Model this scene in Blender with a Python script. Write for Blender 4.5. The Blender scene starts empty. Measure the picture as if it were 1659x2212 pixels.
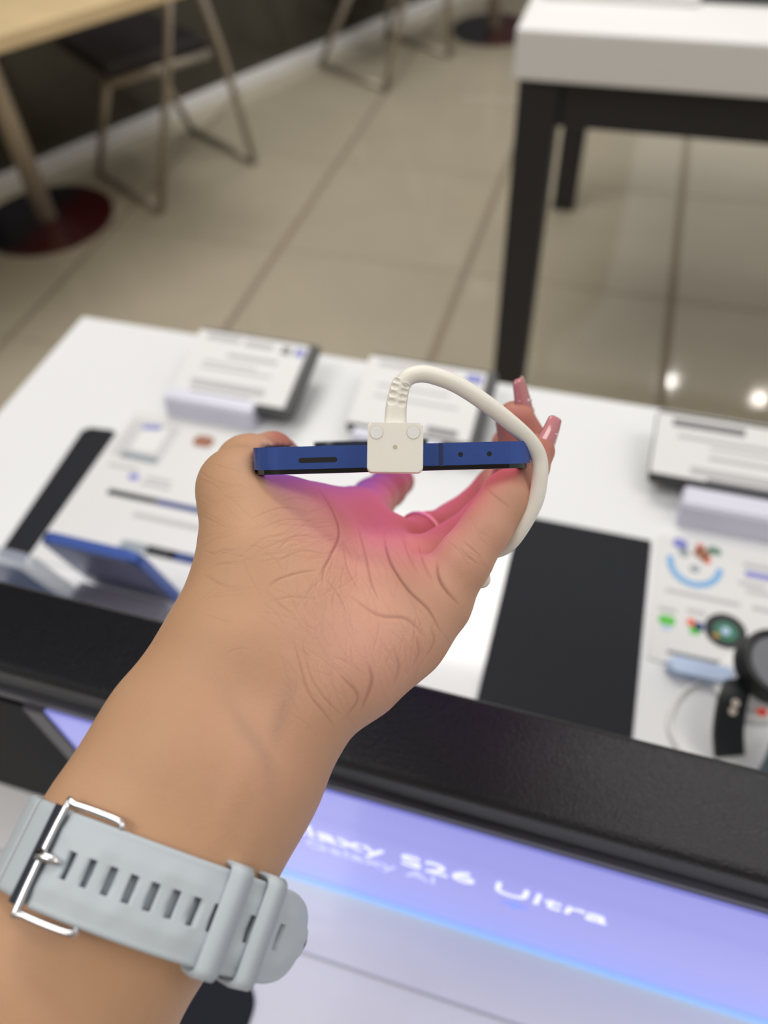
import bpy, bmesh, math, random
import numpy as np
from mathutils import Vector, Matrix

random.seed(4)
SC = bpy.context.scene
COL = SC.collection

# ---------------------------------------------------------------- camera
W, H, F = 1659.0, 2212.0, 1661.0
PITCH, ROLL, YAW, HC = 0.87855, 0.06285, math.radians(19.2), 1.334


def cam_axes():
    fwd = np.array([0, math.cos(PITCH), -math.sin(PITCH)])
    right = np.array([1.0, 0, 0])
    down = np.cross(fwd, right)
    c, s = math.cos(ROLL), math.sin(ROLL)
    r2, d2 = c * right + s * down, -s * right + c * down
    cy, sy = math.cos(YAW), math.sin(YAW)
    Z = np.array([[cy, -sy, 0], [sy, cy, 0], [0, 0, 1]])
    return np.stack([Z @ r2, Z @ d2, Z @ fwd])


RC = cam_axes()
CAM = np.array([0, 0, HC])
cd = bpy.data.cameras.new('camera')
cam = bpy.data.objects.new('camera', cd)
COL.objects.link(cam)
cam.matrix_world = Matrix(((RC[0][0], -RC[1][0], -RC[2][0], 0), (RC[0][1], -RC[1][1], -RC[2][1], 0),
                           (RC[0][2], -RC[1][2], -RC[2][2], HC), (0, 0, 0, 1)))
cd.sensor_fit = 'VERTICAL'
cd.sensor_height = 36.0
cd.sensor_width = 27.0
cd.lens = 36.0 * F / H
cd.clip_start = 0.01
cd.dof.use_dof = True
cd.dof.focus_distance = 0.195
cd.dof.aperture_fstop = cd.lens / 3.6
SC.camera = cam

# ---------------------------------------------------------------- world, lights, exposure
SC.view_settings.view_transform = 'Standard'
SC.view_settings.look = 'None'
SC.view_settings.exposure = 0.0
SC.view_settings.gamma = 1.0
SC.view_settings.use_curve_mapping = False
wd = bpy.data.worlds.new('shop_ambient')
SC.world = wd
wd.use_nodes = True
wd.node_tree.nodes['Background'].inputs[0].default_value = (1.0, 0.98, 0.95, 1)
wd.node_tree.nodes['Background'].inputs[1].default_value = 0.57


def lamp(name, loc, size, energy, color=(1, 0.95, 0.88), disk=False, size_y=None, aim=None):
    l = bpy.data.lights.new(name, 'AREA')
    l.energy = energy
    l.color = color
    l.shape = 'DISK' if disk else 'RECTANGLE'
    l.size = size
    if not disk:
        l.size_y = size_y or size
    o = bpy.data.objects.new(name, l)
    COL.objects.link(o)
    o.location = loc
    if aim:
        d = Vector(aim) - Vector(loc)
        o.rotation_euler = d.to_track_quat('-Z', 'Y').to_euler()
    return o


lamp('ceiling_panel_light', (-0.7, 1.7, 3.0), 1.2, 25, (1, 0.96, 0.9), size_y=0.6)
lamp('ceiling_panel_light', (1.2, 0.3, 3.0), 1.2, 11, (1, 0.96, 0.9), size_y=0.6)
lamp('ceiling_panel_light', (-0.3, 3.6, 3.0), 1.2, 13, (1, 0.95, 0.88), size_y=0.6)
lamp('ceiling_panel_light', (-1.0, -0.5, 3.0), 1.2, 15, (1, 0.96, 0.92), size_y=0.6)
lamp('ceiling_spotlight', (0.72, 5.35, 3.0), 0.11, 2.2, (1, 0.97, 0.92), True)
lamp('ceiling_spotlight', (1.43, 5.30, 3.0), 0.11, 2.0, (1, 0.9, 0.82), True)
lamp('ceiling_spotlight', (-2.28, 2.68, 3.0), 0.09, 1.5, (1, 0.97, 0.92), True)
lamp('ceiling_spotlight', (-4.9, 10.2, 3.0), 0.2, 8, (1, 0.95, 0.9), True)


# ---------------------------------------------------------------- helpers
def srgb(r, g, b):
    f = lambda c: c / 12.92 if c <= 0.04045 else ((c + 0.055) / 1.055) ** 2.4
    return (f(r / 255), f(g / 255), f(b / 255), 1)


MATS = {}


def mat(name, rgb, rough=0.5, metal=0.0, var=0.06, scale=40, bump=0.0, bscale=400, coat=0.0, emit=None, estr=0.0,
        trans=0.0, spec=0.5, sss=0.0, alpha=1.0, bdist=0.0005):
    m = bpy.data.materials.new(name)
    m.use_nodes = True
    nt = m.node_tree
    b = nt.nodes['Principled BSDF']
    c = srgb(*rgb)
    tc = nt.nodes.new('ShaderNodeTexCoord')
    n = nt.nodes.new('ShaderNodeTexNoise')
    n.inputs['Scale'].default_value = scale
    n.inputs['Detail'].default_value = 4
    nt.links.new(tc.outputs['Object'], n.inputs['Vector'])
    mx = nt.nodes.new('ShaderNodeMix')
    mx.data_type = 'RGBA'
    mx.inputs[6].default_value = tuple(max(0, x * (1 - var)) for x in c[:3]) + (1,)
    mx.inputs[7].default_value = tuple(min(1, x * (1 + var)) for x in c[:3]) + (1,)
    nt.links.new(n.outputs['Fac'], mx.inputs[0])
    nt.links.new(mx.outputs[2], b.inputs['Base Color'])
    b.inputs['Roughness'].default_value = rough
    b.inputs['Metallic'].default_value = metal
    b.inputs['Coat Weight'].default_value = coat
    b.inputs['Coat Roughness'].default_value = 0.08
    b.inputs['Specular IOR Level'].default_value = spec
    b.inputs['Transmission Weight'].default_value = trans
    b.inputs['Alpha'].default_value = alpha
    if sss:
        b.inputs['Subsurface Weight'].default_value = sss
        b.inputs['Subsurface Radius'].default_value = (1, 0.35, 0.2)
        b.inputs['Subsurface Scale'].default_value = 0.004
    if emit:
        b.inputs['Emission Color'].default_value = srgb(*emit)
        b.inputs['Emission Strength'].default_value = estr
    if bump:
        n2 = nt.nodes.new('ShaderNodeTexNoise')
        n2.inputs['Scale'].default_value = bscale
        n2.inputs['Detail'].default_value = 3
        nt.links.new(tc.outputs['Object'], n2.inputs['Vector'])
        bp = nt.nodes.new('ShaderNodeBump')
        bp.inputs['Strength'].default_value = bump
        bp.inputs['Distance'].default_value = bdist
        nt.links.new(n2.outputs['Fac'], bp.inputs['Height'])
        nt.links.new(bp.outputs[0], b.inputs['Normal'])
    MATS[name] = m
    return m


def tag(o, label=None, cat=None, group=None, kind=None):
    if label:
        o['label'] = label
    if cat:
        o['category'] = cat
    if group:
        o['group'] = group
    if kind:
        o['kind'] = kind
    return o


def empty(name, loc, label, cat, group=None):
    o = bpy.data.objects.new(name, None)
    o.empty_display_size = 0.02
    COL.objects.link(o)
    o.location = loc
    return tag(o, label, cat, group)


def obj(name, bm, material, parent=None, smooth=False):
    me = bpy.data.meshes.new(name)
    bm.normal_update()
    bm.to_mesh(me)
    bm.free()
    if smooth:
        for p in me.polygons:
            p.use_smooth = True
    me.materials.append(material)
    o = bpy.data.objects.new(name, me)
    COL.objects.link(o)
    if parent is not None:
        o.parent = parent
        pm = Matrix.Translation(parent.location) if parent.type == 'EMPTY' and parent.parent is None else None
        if pm is not None:
            o.matrix_parent_inverse = pm.inverted()
    return o


def bmx():
    return bmesh.new()


def box(bm, x0, x1, y0, y1, z0, z1, bev=0.0, seg=2, M=None):
    vs = [bm.verts.new((x, y, z)) for x in (x0, x1) for y in (y0, y1) for z in (z0, z1)]
    fs = [(0, 1, 3, 2), (4, 6, 7, 5), (0, 4, 5, 1), (2, 3, 7, 6), (0, 2, 6, 4), (1, 5, 7, 3)]
    faces = [bm.faces.new([vs[i] for i in f]) for f in fs]
    out = vs
    if bev:
        edges = list({e for f in faces for e in f.edges})
        r = bmesh.ops.bevel(bm, geom=edges, offset=bev, segments=seg, affect='EDGES', profile=0.5)
        out = list({v for f in r['faces'] for v in f.verts} | {v for v in vs if v.is_valid})
    if M is not None:
        bmesh.ops.transform(bm, matrix=M, verts=[v for v in out if v.is_valid])
    return out


def prism(bm, outline, z0, z1, bev=0.0, seg=2, M=None):
    """extrude a closed xy outline between z0 and z1"""
    a = [bm.verts.new((x, y, z0)) for x, y in outline]
    b = [bm.verts.new((x, y, z1)) for x, y in outline]
    n = len(a)
    fb = bm.faces.new(a[::-1])
    ft = bm.faces.new(b)
    for i in range(n):
        bm.faces.new((a[i], a[(i + 1) % n], b[(i + 1) % n], b[i]))
    vs = a + b
    if bev:
        r = bmesh.ops.bevel(bm, geom=list(fb.edges) + list(ft.edges), offset=bev, segments=seg, affect='EDGES',
                            profile=0.5)
        vs = list({v for f in r['faces'] for v in f.verts} | {v for v in vs if v.is_valid})
    if M is not None:
        bmesh.ops.transform(bm, matrix=M, verts=[v for v in vs if v.is_valid])
    return vs


def rrect(w, h, r, n=6, cx=0, cy=0):
    pts = []
    for sx, sy, a0 in ((1, 1, 0), (-1, 1, 90), (-1, -1, 180), (1, -1, 270)):
        for i in range(n + 1):
            a = math.radians(a0 + 90 * i / n)
            pts.append((cx + sx * (w / 2 - r) + r * math.cos(a), cy + sy * (h / 2 - r) + r * math.sin(a)))
    return pts


def disc(bm, c, r, z0, z1, n=32, bev=0.0, M=None):
    return prism(bm, [(c[0] + r * math.cos(2 * math.pi * i / n), c[1] + r * math.sin(2 * math.pi * i / n)) for i in
                      range(n)], z0, z1, bev, 2, M)


def spline(pts, n):
    """Catmull-Rom through pts"""
    P = [Vector(p) for p in pts]
    P = [P[0] * 2 - P[1]] + P + [P[-1] * 2 - P[-2]]
    out = []
    for i in range(1, len(P) - 2):
        for k in range(n):
            t = k / n
            a, b, c, d = P[i - 1], P[i], P[i + 1], P[i + 2]
            out.append(0.5 * ((2 * b) + (c - a) * t + (2 * a - 5 * b + 4 * c - d) * t * t + (
                    3 * b - a - 3 * c + d) * t ** 3))
    out.append(P[-2])
    return out


def tube(bm, pts, r, seg=12, closed=False):
    P = [Vector(p) for p in pts]
    n = len(P)
    rings = []
    up = None
    for i in range(n):
        if closed:
            t = P[(i + 1) % n] - P[i - 1]
        else:
            t = P[min(i + 1, n - 1)] - P[max(i - 1, 0)]
        t.normalize()
        if up is None:
            up = t.orthogonal().normalized()
        up = (up - t * up.dot(t)).normalized()
        s = t.cross(up)
        rr = r[i] if hasattr(r, '__len__') else r
        rings.append([bm.verts.new(P[i] + (up * math.cos(2 * math.pi * k / seg) + s * math.sin(
            2 * math.pi * k / seg)) * rr) for k in range(seg)])
    m = n if closed else n - 1
    for i in range(m):
        a, b = rings[i], rings[(i + 1) % n]
        for k in range(seg):
            bm.faces.new((a[k], a[(k + 1) % seg], b[(k + 1) % seg], b[k]))
    if not closed:
        bm.faces.new(rings[0][::-1])
        bm.faces.new(rings[-1])
    return rings


def world_pt(px, py, d):
    """a point seen in direction (px, py) at real distance d (metres) along the optical axis"""
    v = np.array([(px - W / 2) / F, (py - H / 2) / F, 1.0]) * d
    return CAM + RC.T @ v


def c2w(P):
    """hand workspace (mm, x right, y down, z away) to world metres"""
    return CAM + (np.asarray(P) * 0.001) @ RC


def c2wv(v):
    v = np.asarray(v, float) @ RC
    return v / np.linalg.norm(v)


# ---------------------------------------------------------------- materials
M_tile = mat('porcelain_tile', (187, 178, 158), 0.07, var=0.08, scale=5)
M_grout = mat('grout', (150, 139, 120), 0.8)
M_wall = mat('dark_wall_panel', (62, 58, 48), 0.18, var=0.6, scale=3.5)
M_white = mat('white_paint', (242, 241, 240), 0.5, var=0.01)
M_whitegl = mat('white_laminate', (238, 239, 241), 0.09, var=0.008)
M_wood = mat('pale_wood', (222, 196, 152), 0.45, var=0.12, scale=12)
M_pole = mat('pole_metal', (205, 190, 168), 0.4, metal=0.3)
M_chrome = mat('chair_steel', (176, 166, 152), 0.35, metal=0.55)
M_seat = mat('seat_dark', (38, 33, 36), 0.5)
M_discL = mat('disc_gloss', (30, 32, 52), 0.08, coat=0.6)
M_legdark = mat('dark_leg', (44, 43, 46), 0.5, bump=0.2)
M_pad = mat('charcoal_mat', (32, 34, 41), 0.7, var=0.05, spec=0.25)
M_rail = mat('black_leatherette', (20, 21, 27), 0.36, var=0.15, scale=300, bump=0.8, bscale=1100, bdist=0.0006)
M_lip = mat('rail_lip', (62, 62, 72), 0.35)
M_paper = mat('printed_paper', (232, 232, 232), 0.5, var=0.01)
M_matw = mat('white_mat', (226, 226, 226), 0.35, var=0.01)
M_ink = mat('grey_ink', (190, 190, 192), 0.6)
M_inkd = mat('dark_ink', (128, 128, 132), 0.6)
M_frame = mat('black_frame', (38, 40, 42), 0.4)
M_block = mat('white_block', (224, 224, 240), 0.35, var=0.01)
M_blue = mat('blue_anodised', (62, 90, 166), 0.36, metal=0.45, var=0.05, scale=900, bump=0.12, bscale=3000, bdist=0.0001)
M_blueline = mat('antenna_grey', (38, 52, 96), 0.5)
M_glass = mat('black_glass', (10, 10, 14), 0.08, coat=0.4)
M_black = mat('black_plastic', (14, 14, 16), 0.5)
M_bump = mat('camera_plate', (42, 48, 58), 0.3)
M_cable = mat('ivory_plastic', (242, 238, 228), 0.45, var=0.02, scale=300, bump=0.05, bscale=600, sss=0.1)
M_plug = mat('plug_cap', (240, 240, 238), 0.35)
M_strap = mat('grey_silicone', (186, 195, 202), 0.5, var=0.02)
M_steel = mat('polished_steel', (215, 215, 218), 0.16, metal=1.0)
M_steeld = mat('mirror_black_steel', (70, 74, 84), 0.12, metal=1.0)
M_gold = mat('gold', (236, 214, 184), 0.18, metal=1.0)
M_pearl = mat('pearl', (238, 226, 212), 0.18, coat=0.8)
M_nail = mat('pink_gel_nail', (198, 122, 128), 0.10, var=0.05, scale=400, coat=1.0)
M_glit = mat('glitter', (250, 226, 226), 0.12, metal=0.6)
M_prink = [mat('print_blue', (120, 175, 225), 0.5), mat('print_violet', (128, 132, 205), 0.5),
           mat('print_green', (95, 195, 75), 0.5), mat('print_red', (228, 110, 80), 0.5),
           mat('print_brown', (158, 104, 78), 0.5), mat('print_navy', (38, 62, 128), 0.5),
           mat('print_black', (36, 38, 44), 0.5), mat('print_grey', (150, 160, 168), 0.5),
           mat('print_teal', (60, 120, 96), 0.5), mat('print_pale_blue', (188, 210, 240), 0.4)]
PB, PV, PG, PR, PBR, PN, PK, PGY, PT, PPB = M_prink


def acrylic():
    m = mat('clear_acrylic', (205, 212, 228), 0.12, alpha=0.45)
    return m


M_acr = acrylic()


def screen_mat(name, stops, axis, strength, lo, hi):
    """an emissive screen picture: colour ramp along one object axis"""
    m = bpy.data.materials.new(name)
    m.use_nodes = True
    nt = m.node_tree
    b = nt.nodes['Principled BSDF']
    b.inputs['Base Color'].default_value = (0.02, 0.02, 0.03, 1)
    b.inputs['Roughness'].default_value = 0.1
    tc = nt.nodes.new('ShaderNodeTexCoord')
    sp = nt.nodes.new('ShaderNodeSeparateXYZ')
    nt.links.new(tc.outputs['Object'], sp.inputs[0])
    mr = nt.nodes.new('ShaderNodeMapRange')
    mr.inputs[1].default_value = lo
    mr.inputs[2].default_value = hi
    nt.links.new(sp.outputs[axis], mr.inputs[0])
    cr = nt.nodes.new('ShaderNodeValToRGB')
    el = cr.color_ramp.elements
    el[0].position, el[0].color = stops[0][0], srgb(*stops[0][1])
    el[1].position, el[1].color = stops[-1][0], srgb(*stops[-1][1])
    for p, c in stops[1:-1]:
        e = el.new(p)
        e.color = srgb(*c)
    nt.links.new(mr.outputs[0], cr.inputs[0])
    nt.links.new(cr.outputs[0], b.inputs['Emission Color'])
    b.inputs['Emission Strength'].default_value = strength
    return m


# ================================================================ SETTING
TZ = 0.872       # display table height
TILE = 0.60
# floor: grout bed + tiles
bm = bmx()
box(bm, -5, 5, -2.5, 8, -0.03, -0.0015)
floor = tag(obj('floor', bm, M_grout), kind='structure')
gx, gy = 0.022, 0.006
bm = bmx()
box(bm, -TILE / 2 + gx / 2, TILE / 2 - gx / 2, -TILE / 2 + gy / 2, TILE / 2 - gy / 2, -0.012, 0, 0.0012, 1)
first = None
X0, Y0 = -0.3925, 2.005      # a measured joint crossing
for i in range(-6, 6):
    for j in range(-5, 8):
        x, y = X0 + (i + 0.5) * TILE, Y0 + (j + 0.5) * TILE
        if abs(x) > 3.4 or y > 6.4 or y < -0.8:
            continue
        if first is None:
            first = obj('tile', bm, M_tile, floor)
            t = first
        else:
            t = first.copy()
            COL.objects.link(t)
        t.location = (x, y, 0)

# left wall (angled) and its white skirting
WA, WB = Vector((-3.19, 0.13, 0)), Vector((0.08, 6.30, 0))
wd_ = (WB - WA).normalized()
wn = Vector((-wd_.y, wd_.x, 0))


def wall_poly(off0, off1, z0, z1, bev=0):
    b = bmx()
    q = [WA + wn * off0, WB + wn * off0, WB + wn * off1, WA + wn * off1]
    prism(b, [(p.x, p.y) for p in q], z0, z1, bev)
    return b


tag(obj('wall_left', wall_poly(0.0, 0.1, 0.0, 3.0), M_wall), kind='structure')
tag(obj('baseboard_left', wall_poly(-0.035, 0.0, 0.0, 0.05, 0.003), M_white), kind='structure')


# unseen wall added behind the visitor to cut ambient light on the palm
bm = bmx()
box(bm, -3.4, 3.4, -1.25, -1.15, 0, 3.0)
tag(obj('wall_added_back', bm, mat('added_wall_greige', (158, 150, 140), 0.6)), kind='structure')


# ================================================================ BACK FURNITURE
def pedestal_table(x, y, top_outline, label_t, zt, rdisc, rp):
    t = empty('pedestal_table', (x, y, 0), label_t, 'table', 'pedestal tables by the dark wall')
    b = bmx()
    n = 40
    prism(b, [(x + rdisc * math.cos(2 * math.pi * i / n), y + rdisc * math.sin(2 * math.pi * i / n)) for i in range(n)],
          0.0, 0.012, 0.004)
    obj('base_disc', b, M_disc2, t)
    b = bmx()
    tube(b, [(x, y, 0.012), (x, y, zt - 0.03)], rp, 24)
    obj('pole', b, M_pole, t, True)
    b = bmx()
    prism(b, top_outline, zt - 0.035, zt, 0.004)
    obj('tabletop', b, M_wood, t)
    return t


# glossy disc, navy on one side and dark red on the other
m = bpy.data.materials.new('navy_red_gloss')
m.use_nodes = True
nt = m.node_tree
pb = nt.nodes['Principled BSDF']
tc = nt.nodes.new('ShaderNodeTexCoord')
spx = nt.nodes.new('ShaderNodeSeparateXYZ')
nt.links.new(tc.outputs['Generated'], spx.inputs[0])
rmp = nt.nodes.new('ShaderNodeValToRGB')
rmp.color_ramp.elements[0].position, rmp.color_ramp.elements[0].color = 0.42, srgb(26, 26, 40)
rmp.color_ramp.elements[1].position, rmp.color_ramp.elements[1].color = 0.62, srgb(72, 16, 24)
nt.links.new(spx.outputs[0], rmp.inputs[0])
nt.links.new(rmp.outputs[0], pb.inputs['Base Color'])
pb.inputs['Roughness'].default_value = 0.04
pb.inputs['Coat Weight'].default_value = 1.0
pb.inputs['Coat Roughness'].default_value = 0.02
M_disc2 = m

ed = Vector((0.523, 0.852))
en = Vector((-0.852, 0.523))
p0 = Vector((-1.318, 1.497)) + en * 0.03
out1 = [p0 - ed * 0.75, p0 + ed * 0.62, p0 + ed * 0.62 + en * 0.72, p0 - ed * 0.75 + en * 0.86]
pedestal_table(-1.83, 1.99, [(p.x, p.y) for p in out1],
               'pale wood table top with slim pole on glossy dark round base', 0.75, 0.22, 0.032)
pedestal_table(-0.69, 3.93, rrect(0.6, 0.6, 0.05, 4, -0.64, 3.93),
               'farther pole on small dark round base near the far end of the skirting', 0.75, 0.19, 0.03)


def chair(dx, dy, label):
    t = empty('sled_chair', (-1.55 + dx, 2.4 + dy, 0), label, 'chair', 'steel sled chairs along the dark wall')
    o = Vector((dx, dy, 0))
    A, B = Vector((-1.817, 2.308, .012)), Vector((-1.468, 2.12, .012))     # runner 1
    C, D = Vector((-1.633, 2.702, .012)), Vector((-1.288, 2.507, .012))    # runner 2
    r = 0.0125

    def part(name, pts, m=M_chrome, rr=r):
        b = bmx()
        tube(b, [Vector(p) + o for p in pts], rr, 10)
        return obj(name, b, m, t, True)
    part('runner', [A, B])
    part('runner', [C, D])
    sz = 0.37
    q1, q2 = Vector((-1.896, 2.42, sz)), Vector((-1.583, 2.204, sz))
    q3, q4 = Vector((-1.375, 2.491, sz)), Vector((-1.686, 2.691, sz))
    apex = Vector((-1.32, 2.33, 0.78))
    part('leg', [A, q2 + Vector((-0.012, 0.005, 0))])
    part('leg', [B, (B + apex) / 2 + Vector((0.01, -0.01, 0)), apex])
    part('leg', [C, Vector((-1.47, 2.32, sz))])
    part('leg', [D, (D + apex) / 2 + Vector((0.01, 0.01, 0)), apex])
    part('seat_rail', [q2, q3])
    part('back_post', [apex, apex + Vector((-0.05, 0.05, 0.35))])
    b = bmx()
    q = [q1, q2, q3, q4]
    prism(b, [((p + o).x, (p + o).y) for p in q], sz + 0.01, sz + 0.05, 0.012)
    obj('seat', b, M_seat, t)
    b = bmx()
    p = apex + Vector((-0.1, 0.08, 0.30)) + o
    R_ = Matrix.Translation(p) @ Matrix.Rotation(math.radians(-28), 4, 'Z') @ Matrix.Rotation(math.radians(8), 4, 'X')
    box(b, -0.22, 0.22, -0.012, 0.012, -0.1, 0.12, 0.008, 2, R_)
    obj('backrest', b, M_seat, t)
    return t


chair(0, 0, 'dark-seated steel chair beside the pale wood table')
chair(0.475, 1.08, 'farther steel sled chair whose legs show below the frame top')

# ---- white table with dark legs (right, behind)
t2 = empty('display_table', (0.6, 1.9, 0), 'white-topped table with dark square legs behind the glossy counter', 'table')
b = bmx()
box(b, -0.205, 1.55, 1.377, 2.50, 0.795, 0.872, 0.004)
obj('tabletop', b, M_white, t2)
for lx, ly in ((-0.195, 1.389), (1.46, 1.389), (-0.195, 2.42), (1.46, 2.42)):
    b = bmx()
    box(b, lx, lx + 0.07, ly, ly + 0.07, 0, 0.795, 0.002, 1)
    obj('leg', b, M_legdark, t2)
for y0 in (1.40, 2.43):
    b = bmx()
    box(b, -0.125, 1.46, y0, y0 + 0.045, 0.715, 0.795, 0.002, 1)
    obj('apron', b, M_legdark, t2)
for x0 in (-0.185, 1.47):
    b = bmx()
    box(b, x0, x0 + 0.045, 1.459, 2.42, 0.745, 0.795, 0.002, 1)
    obj('apron', b, M_legdark, t2)
b = bmx()
prism(b, rrect(0.26, 0.18, 0.012, 4, -0.06, 1.603), 0.872, 0.887, 0.003)
tr = obj('tray', b, M_white)
tag(tr, 'low white tray at the near edge of the white-topped table', 'tray')
b = bmx()
prism(b, rrect(0.22, 0.15, 0.008, 4, 0.18, 1.612), 0.872, 0.882, 0.002)
tag(obj('tablet', b, M_frame), 'dark tablet lying on the white-topped table', 'tablet')

# ---- foreground display counter
t1 = empty('display_counter', (0.2, 0.1, 0), 'glossy white display counter under the hand', 'table')
b = bmx()
box(b, -0.497, 1.10, -0.42, 0.534, TZ - 0.07, TZ, 0.003)
obj('countertop', b, M_whitegl, t1)
for lx, ly in ((-0.47, -0.4), (1.0, -0.4), (-0.47, 0.44), (1.0, 0.44)):
    b = bmx()
    box(b, lx, lx + 0.07, ly, ly + 0.07, 0, TZ - 0.07, 0.002, 1)
    obj('leg', b, M_legdark, t1)
b = bmx()
box(b, -0.35, 1.1, 0.0585, 0.0600, TZ, TZ + 0.0004)
obj('joint_line', b, M_ink, t1)

# ---- light box sign standing on the counter
PY = 0.0935
ZR = 1.0585
sign = empty('lightbox_sign', (0.2, 0.115, TZ), 'lavender lit sign panel under a long black rail', 'sign')
b = bmx()
pr_ = []
prof = rrect(0.040, 0.020, 0.0045, 5, 0.1165, ZR - 0.010)
vsA = [b.verts.new((-0.49, y, z)) for y, z in prof]
vsB = [b.verts.new((1.05, y, z)) for y, z in prof]
nP = len(prof)
for i in range(nP):
    b.faces.new((vsA[i], vsA[(i + 1) % nP], vsB[(i + 1) % nP], vsB[i]))
b.faces.new(vsA[::-1])
b.faces.new(vsB)
rail = obj('top_rail', b, M_rail, sign)
for p in rail.data.polygons:
    p.use_smooth = len(p.vertices) == 4
rail['label'] = 'black grained rail along the top'
b = bmx()
box(b, -0.488, 1.045, 0.0945, 0.134, ZR - 0.026, ZR - 0.019, 0.0006, 1)
obj('lip', b, M_lip, sign)
b = bmx()
box(b, -0.488, 1.045, PY + 0.004, 0.132, TZ, ZR - 0.026)
obj('housing', b, M_black, sign)
b = bmx()
box(b, -0.486, -0.203, PY, PY + 0.004, TZ + 0.002, ZR - 0.028, 0.0005, 1)
obj('dark_panel', b, mat('unlit_panel', (8, 8, 12), 0.6, spec=0.15), sign)
b = bmx()
box(b, -0.203, -0.192, PY - 0.001, PY + 0.004, TZ + 0.0, ZR - 0.027, 0.0005, 1)
obj('mullion', b, M_lip, sign)
M_lit = screen_mat('lavender_light_panel', [(0, (120, 140, 232)), (0.1, (142, 152, 232)), (0.35, (150, 150, 226)), (0.8, (136, 138, 218)),
                                            (1, (128, 128, 212))], 2, 0.95, TZ, ZR)
b = bmx()
box(b, -0.192, 1.04, PY, PY + 0.004, TZ + 0.006, ZR - 0.0265)
lit = obj('lit_panel', b, M_lit, sign)
lit['label'] = 'glowing lavender panel with white lettering'
b = bmx()
box(b, -0.192, 1.04, PY - 0.0015, PY + 0.004, TZ, TZ + 0.006, 0.0008, 1)
M_strip = mat('blue_white_strip', (150, 190, 240), 0.1, emit=(150, 190, 245), estr=0.6)
obj('light_strip', b, M_strip, sign)


def text_part(s, size, x, z, material, parent, sx=1.0):
    cu = bpy.data.curves.new('lettering', 'FONT')
    cu.body = s
    cu.size = size
    cu.extrude = 0.0002
    cu.resolution_u = 3
    o = bpy.data.objects.new('lettering', cu)
    COL.objects.link(o)
    dg = bpy.context.evaluated_depsgraph_get()
    me = bpy.data.meshes.new_from_object(o.evaluated_get(dg))
    COL.objects.unlink(o)
    bpy.data.objects.remove(o)
    me.materials.clear()
    me.materials.append(material)
    ob = bpy.data.objects.new('lettering', me)
    COL.objects.link(ob)
    ob.matrix_world = Matrix.Translation((x, PY - 0.0004, z)) @ Matrix.Rotation(math.radians(90), 4, 'X') @ Matrix.Diagonal(
        (sx, 1, 1, 1))
    ob.parent = parent
    ob.matrix_parent_inverse = Matrix.Translation(sign.location).inverted() if parent == sign else Matrix()
    return ob


M_txt = mat('white_lit_letter', (235, 238, 255), 0.4, emit=(216, 220, 255), estr=0.9)
M_txt2 = mat('pale_lit_letter', (190, 195, 240), 0.4, emit=(176, 182, 240), estr=1.0)
text_part('Galaxy S26 Ultra', 0.0225, -0.1085, 0.9650, M_txt, sign, 1.07)
text_part('Galaxy AI', 0.0165, -0.083, 0.9475, M_txt2, sign, 1.0)
# four-pointed star after the second line
b = bmx()
st = []
for k in range(8):
    a = math.pi / 4 * k
    rr = 0.0062 if k % 2 == 0 else 0.0018
    st.append((rr * math.cos(a), rr * math.sin(a)))
prism(b, st, -0.0002, 0.0002, 0, 1, Matrix.Translation((0.018, PY - 0.0004, 0.9515)) @ Matrix.Rotation(math.radians(90), 4, 'X'))
M_star = mat('star_blue', (120, 150, 225), 0.4, emit=(112, 140, 222), estr=0.9)
obj('star_mark', b, M_star, sign)


# ================================================================ THINGS ON THE COUNTER
def slab(name, outline, h, material, label, cat, z=TZ, group=None, bev=0.0):
    b = bmx()
    prism(b, outline, z, z + h, bev)
    return tag(obj(name, b, material), label, cat, group)


slab('counter_mat', rrect(0.098, 0.235, 0.002, 2, 0.0255, 0.2665), 0.0016, M_pad,
     'wide charcoal mat between hand and printed watch sheet', 'mat')
q = [(-0.407, 0.383), (-0.402, 0.388), (-0.382, 0.390), (-0.377, 0.388), (-0.376, 0.245), (-0.399, 0.245)]
slab('counter_mat', q[::-1], 0.0016, M_pad, 'narrow charcoal strip mat at the left of the counter', 'mat')
slab('counter_mat', rrect(0.16, 0.11, 0.012, 6, -0.177, -0.016), 0.0016, M_pad,
     'dark rounded mat below the watch strap at the near side', 'mat')

# printed sheets
ps = empty('printed_sheet', (-0.305, 0.33, TZ), 'white leaflet with stylus prints left of the hand', 'leaflet')
b = bmx()
prism(b, rrect(0.145, 0.17, 0.004, 4, -0.3005, 0.334), TZ, TZ + 0.0012, 0.0003)
obj('sheet', b, M_matw, ps)


def prt(parent, name, cx, cy, w, h, material, r=0.0005, rot=0, z=TZ + 0.0012, t=0.0003):
    b = bmx()
    Mx = Matrix.Translation((cx, cy, 0)) @ Matrix.Rotation(math.radians(rot), 4, 'Z')
    prism(b, rrect(w, h, min(r, w / 2.01, h / 2.01), 4), z, z + t, 0, 1, Mx)
    return obj(name, b, material, parent)


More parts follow.
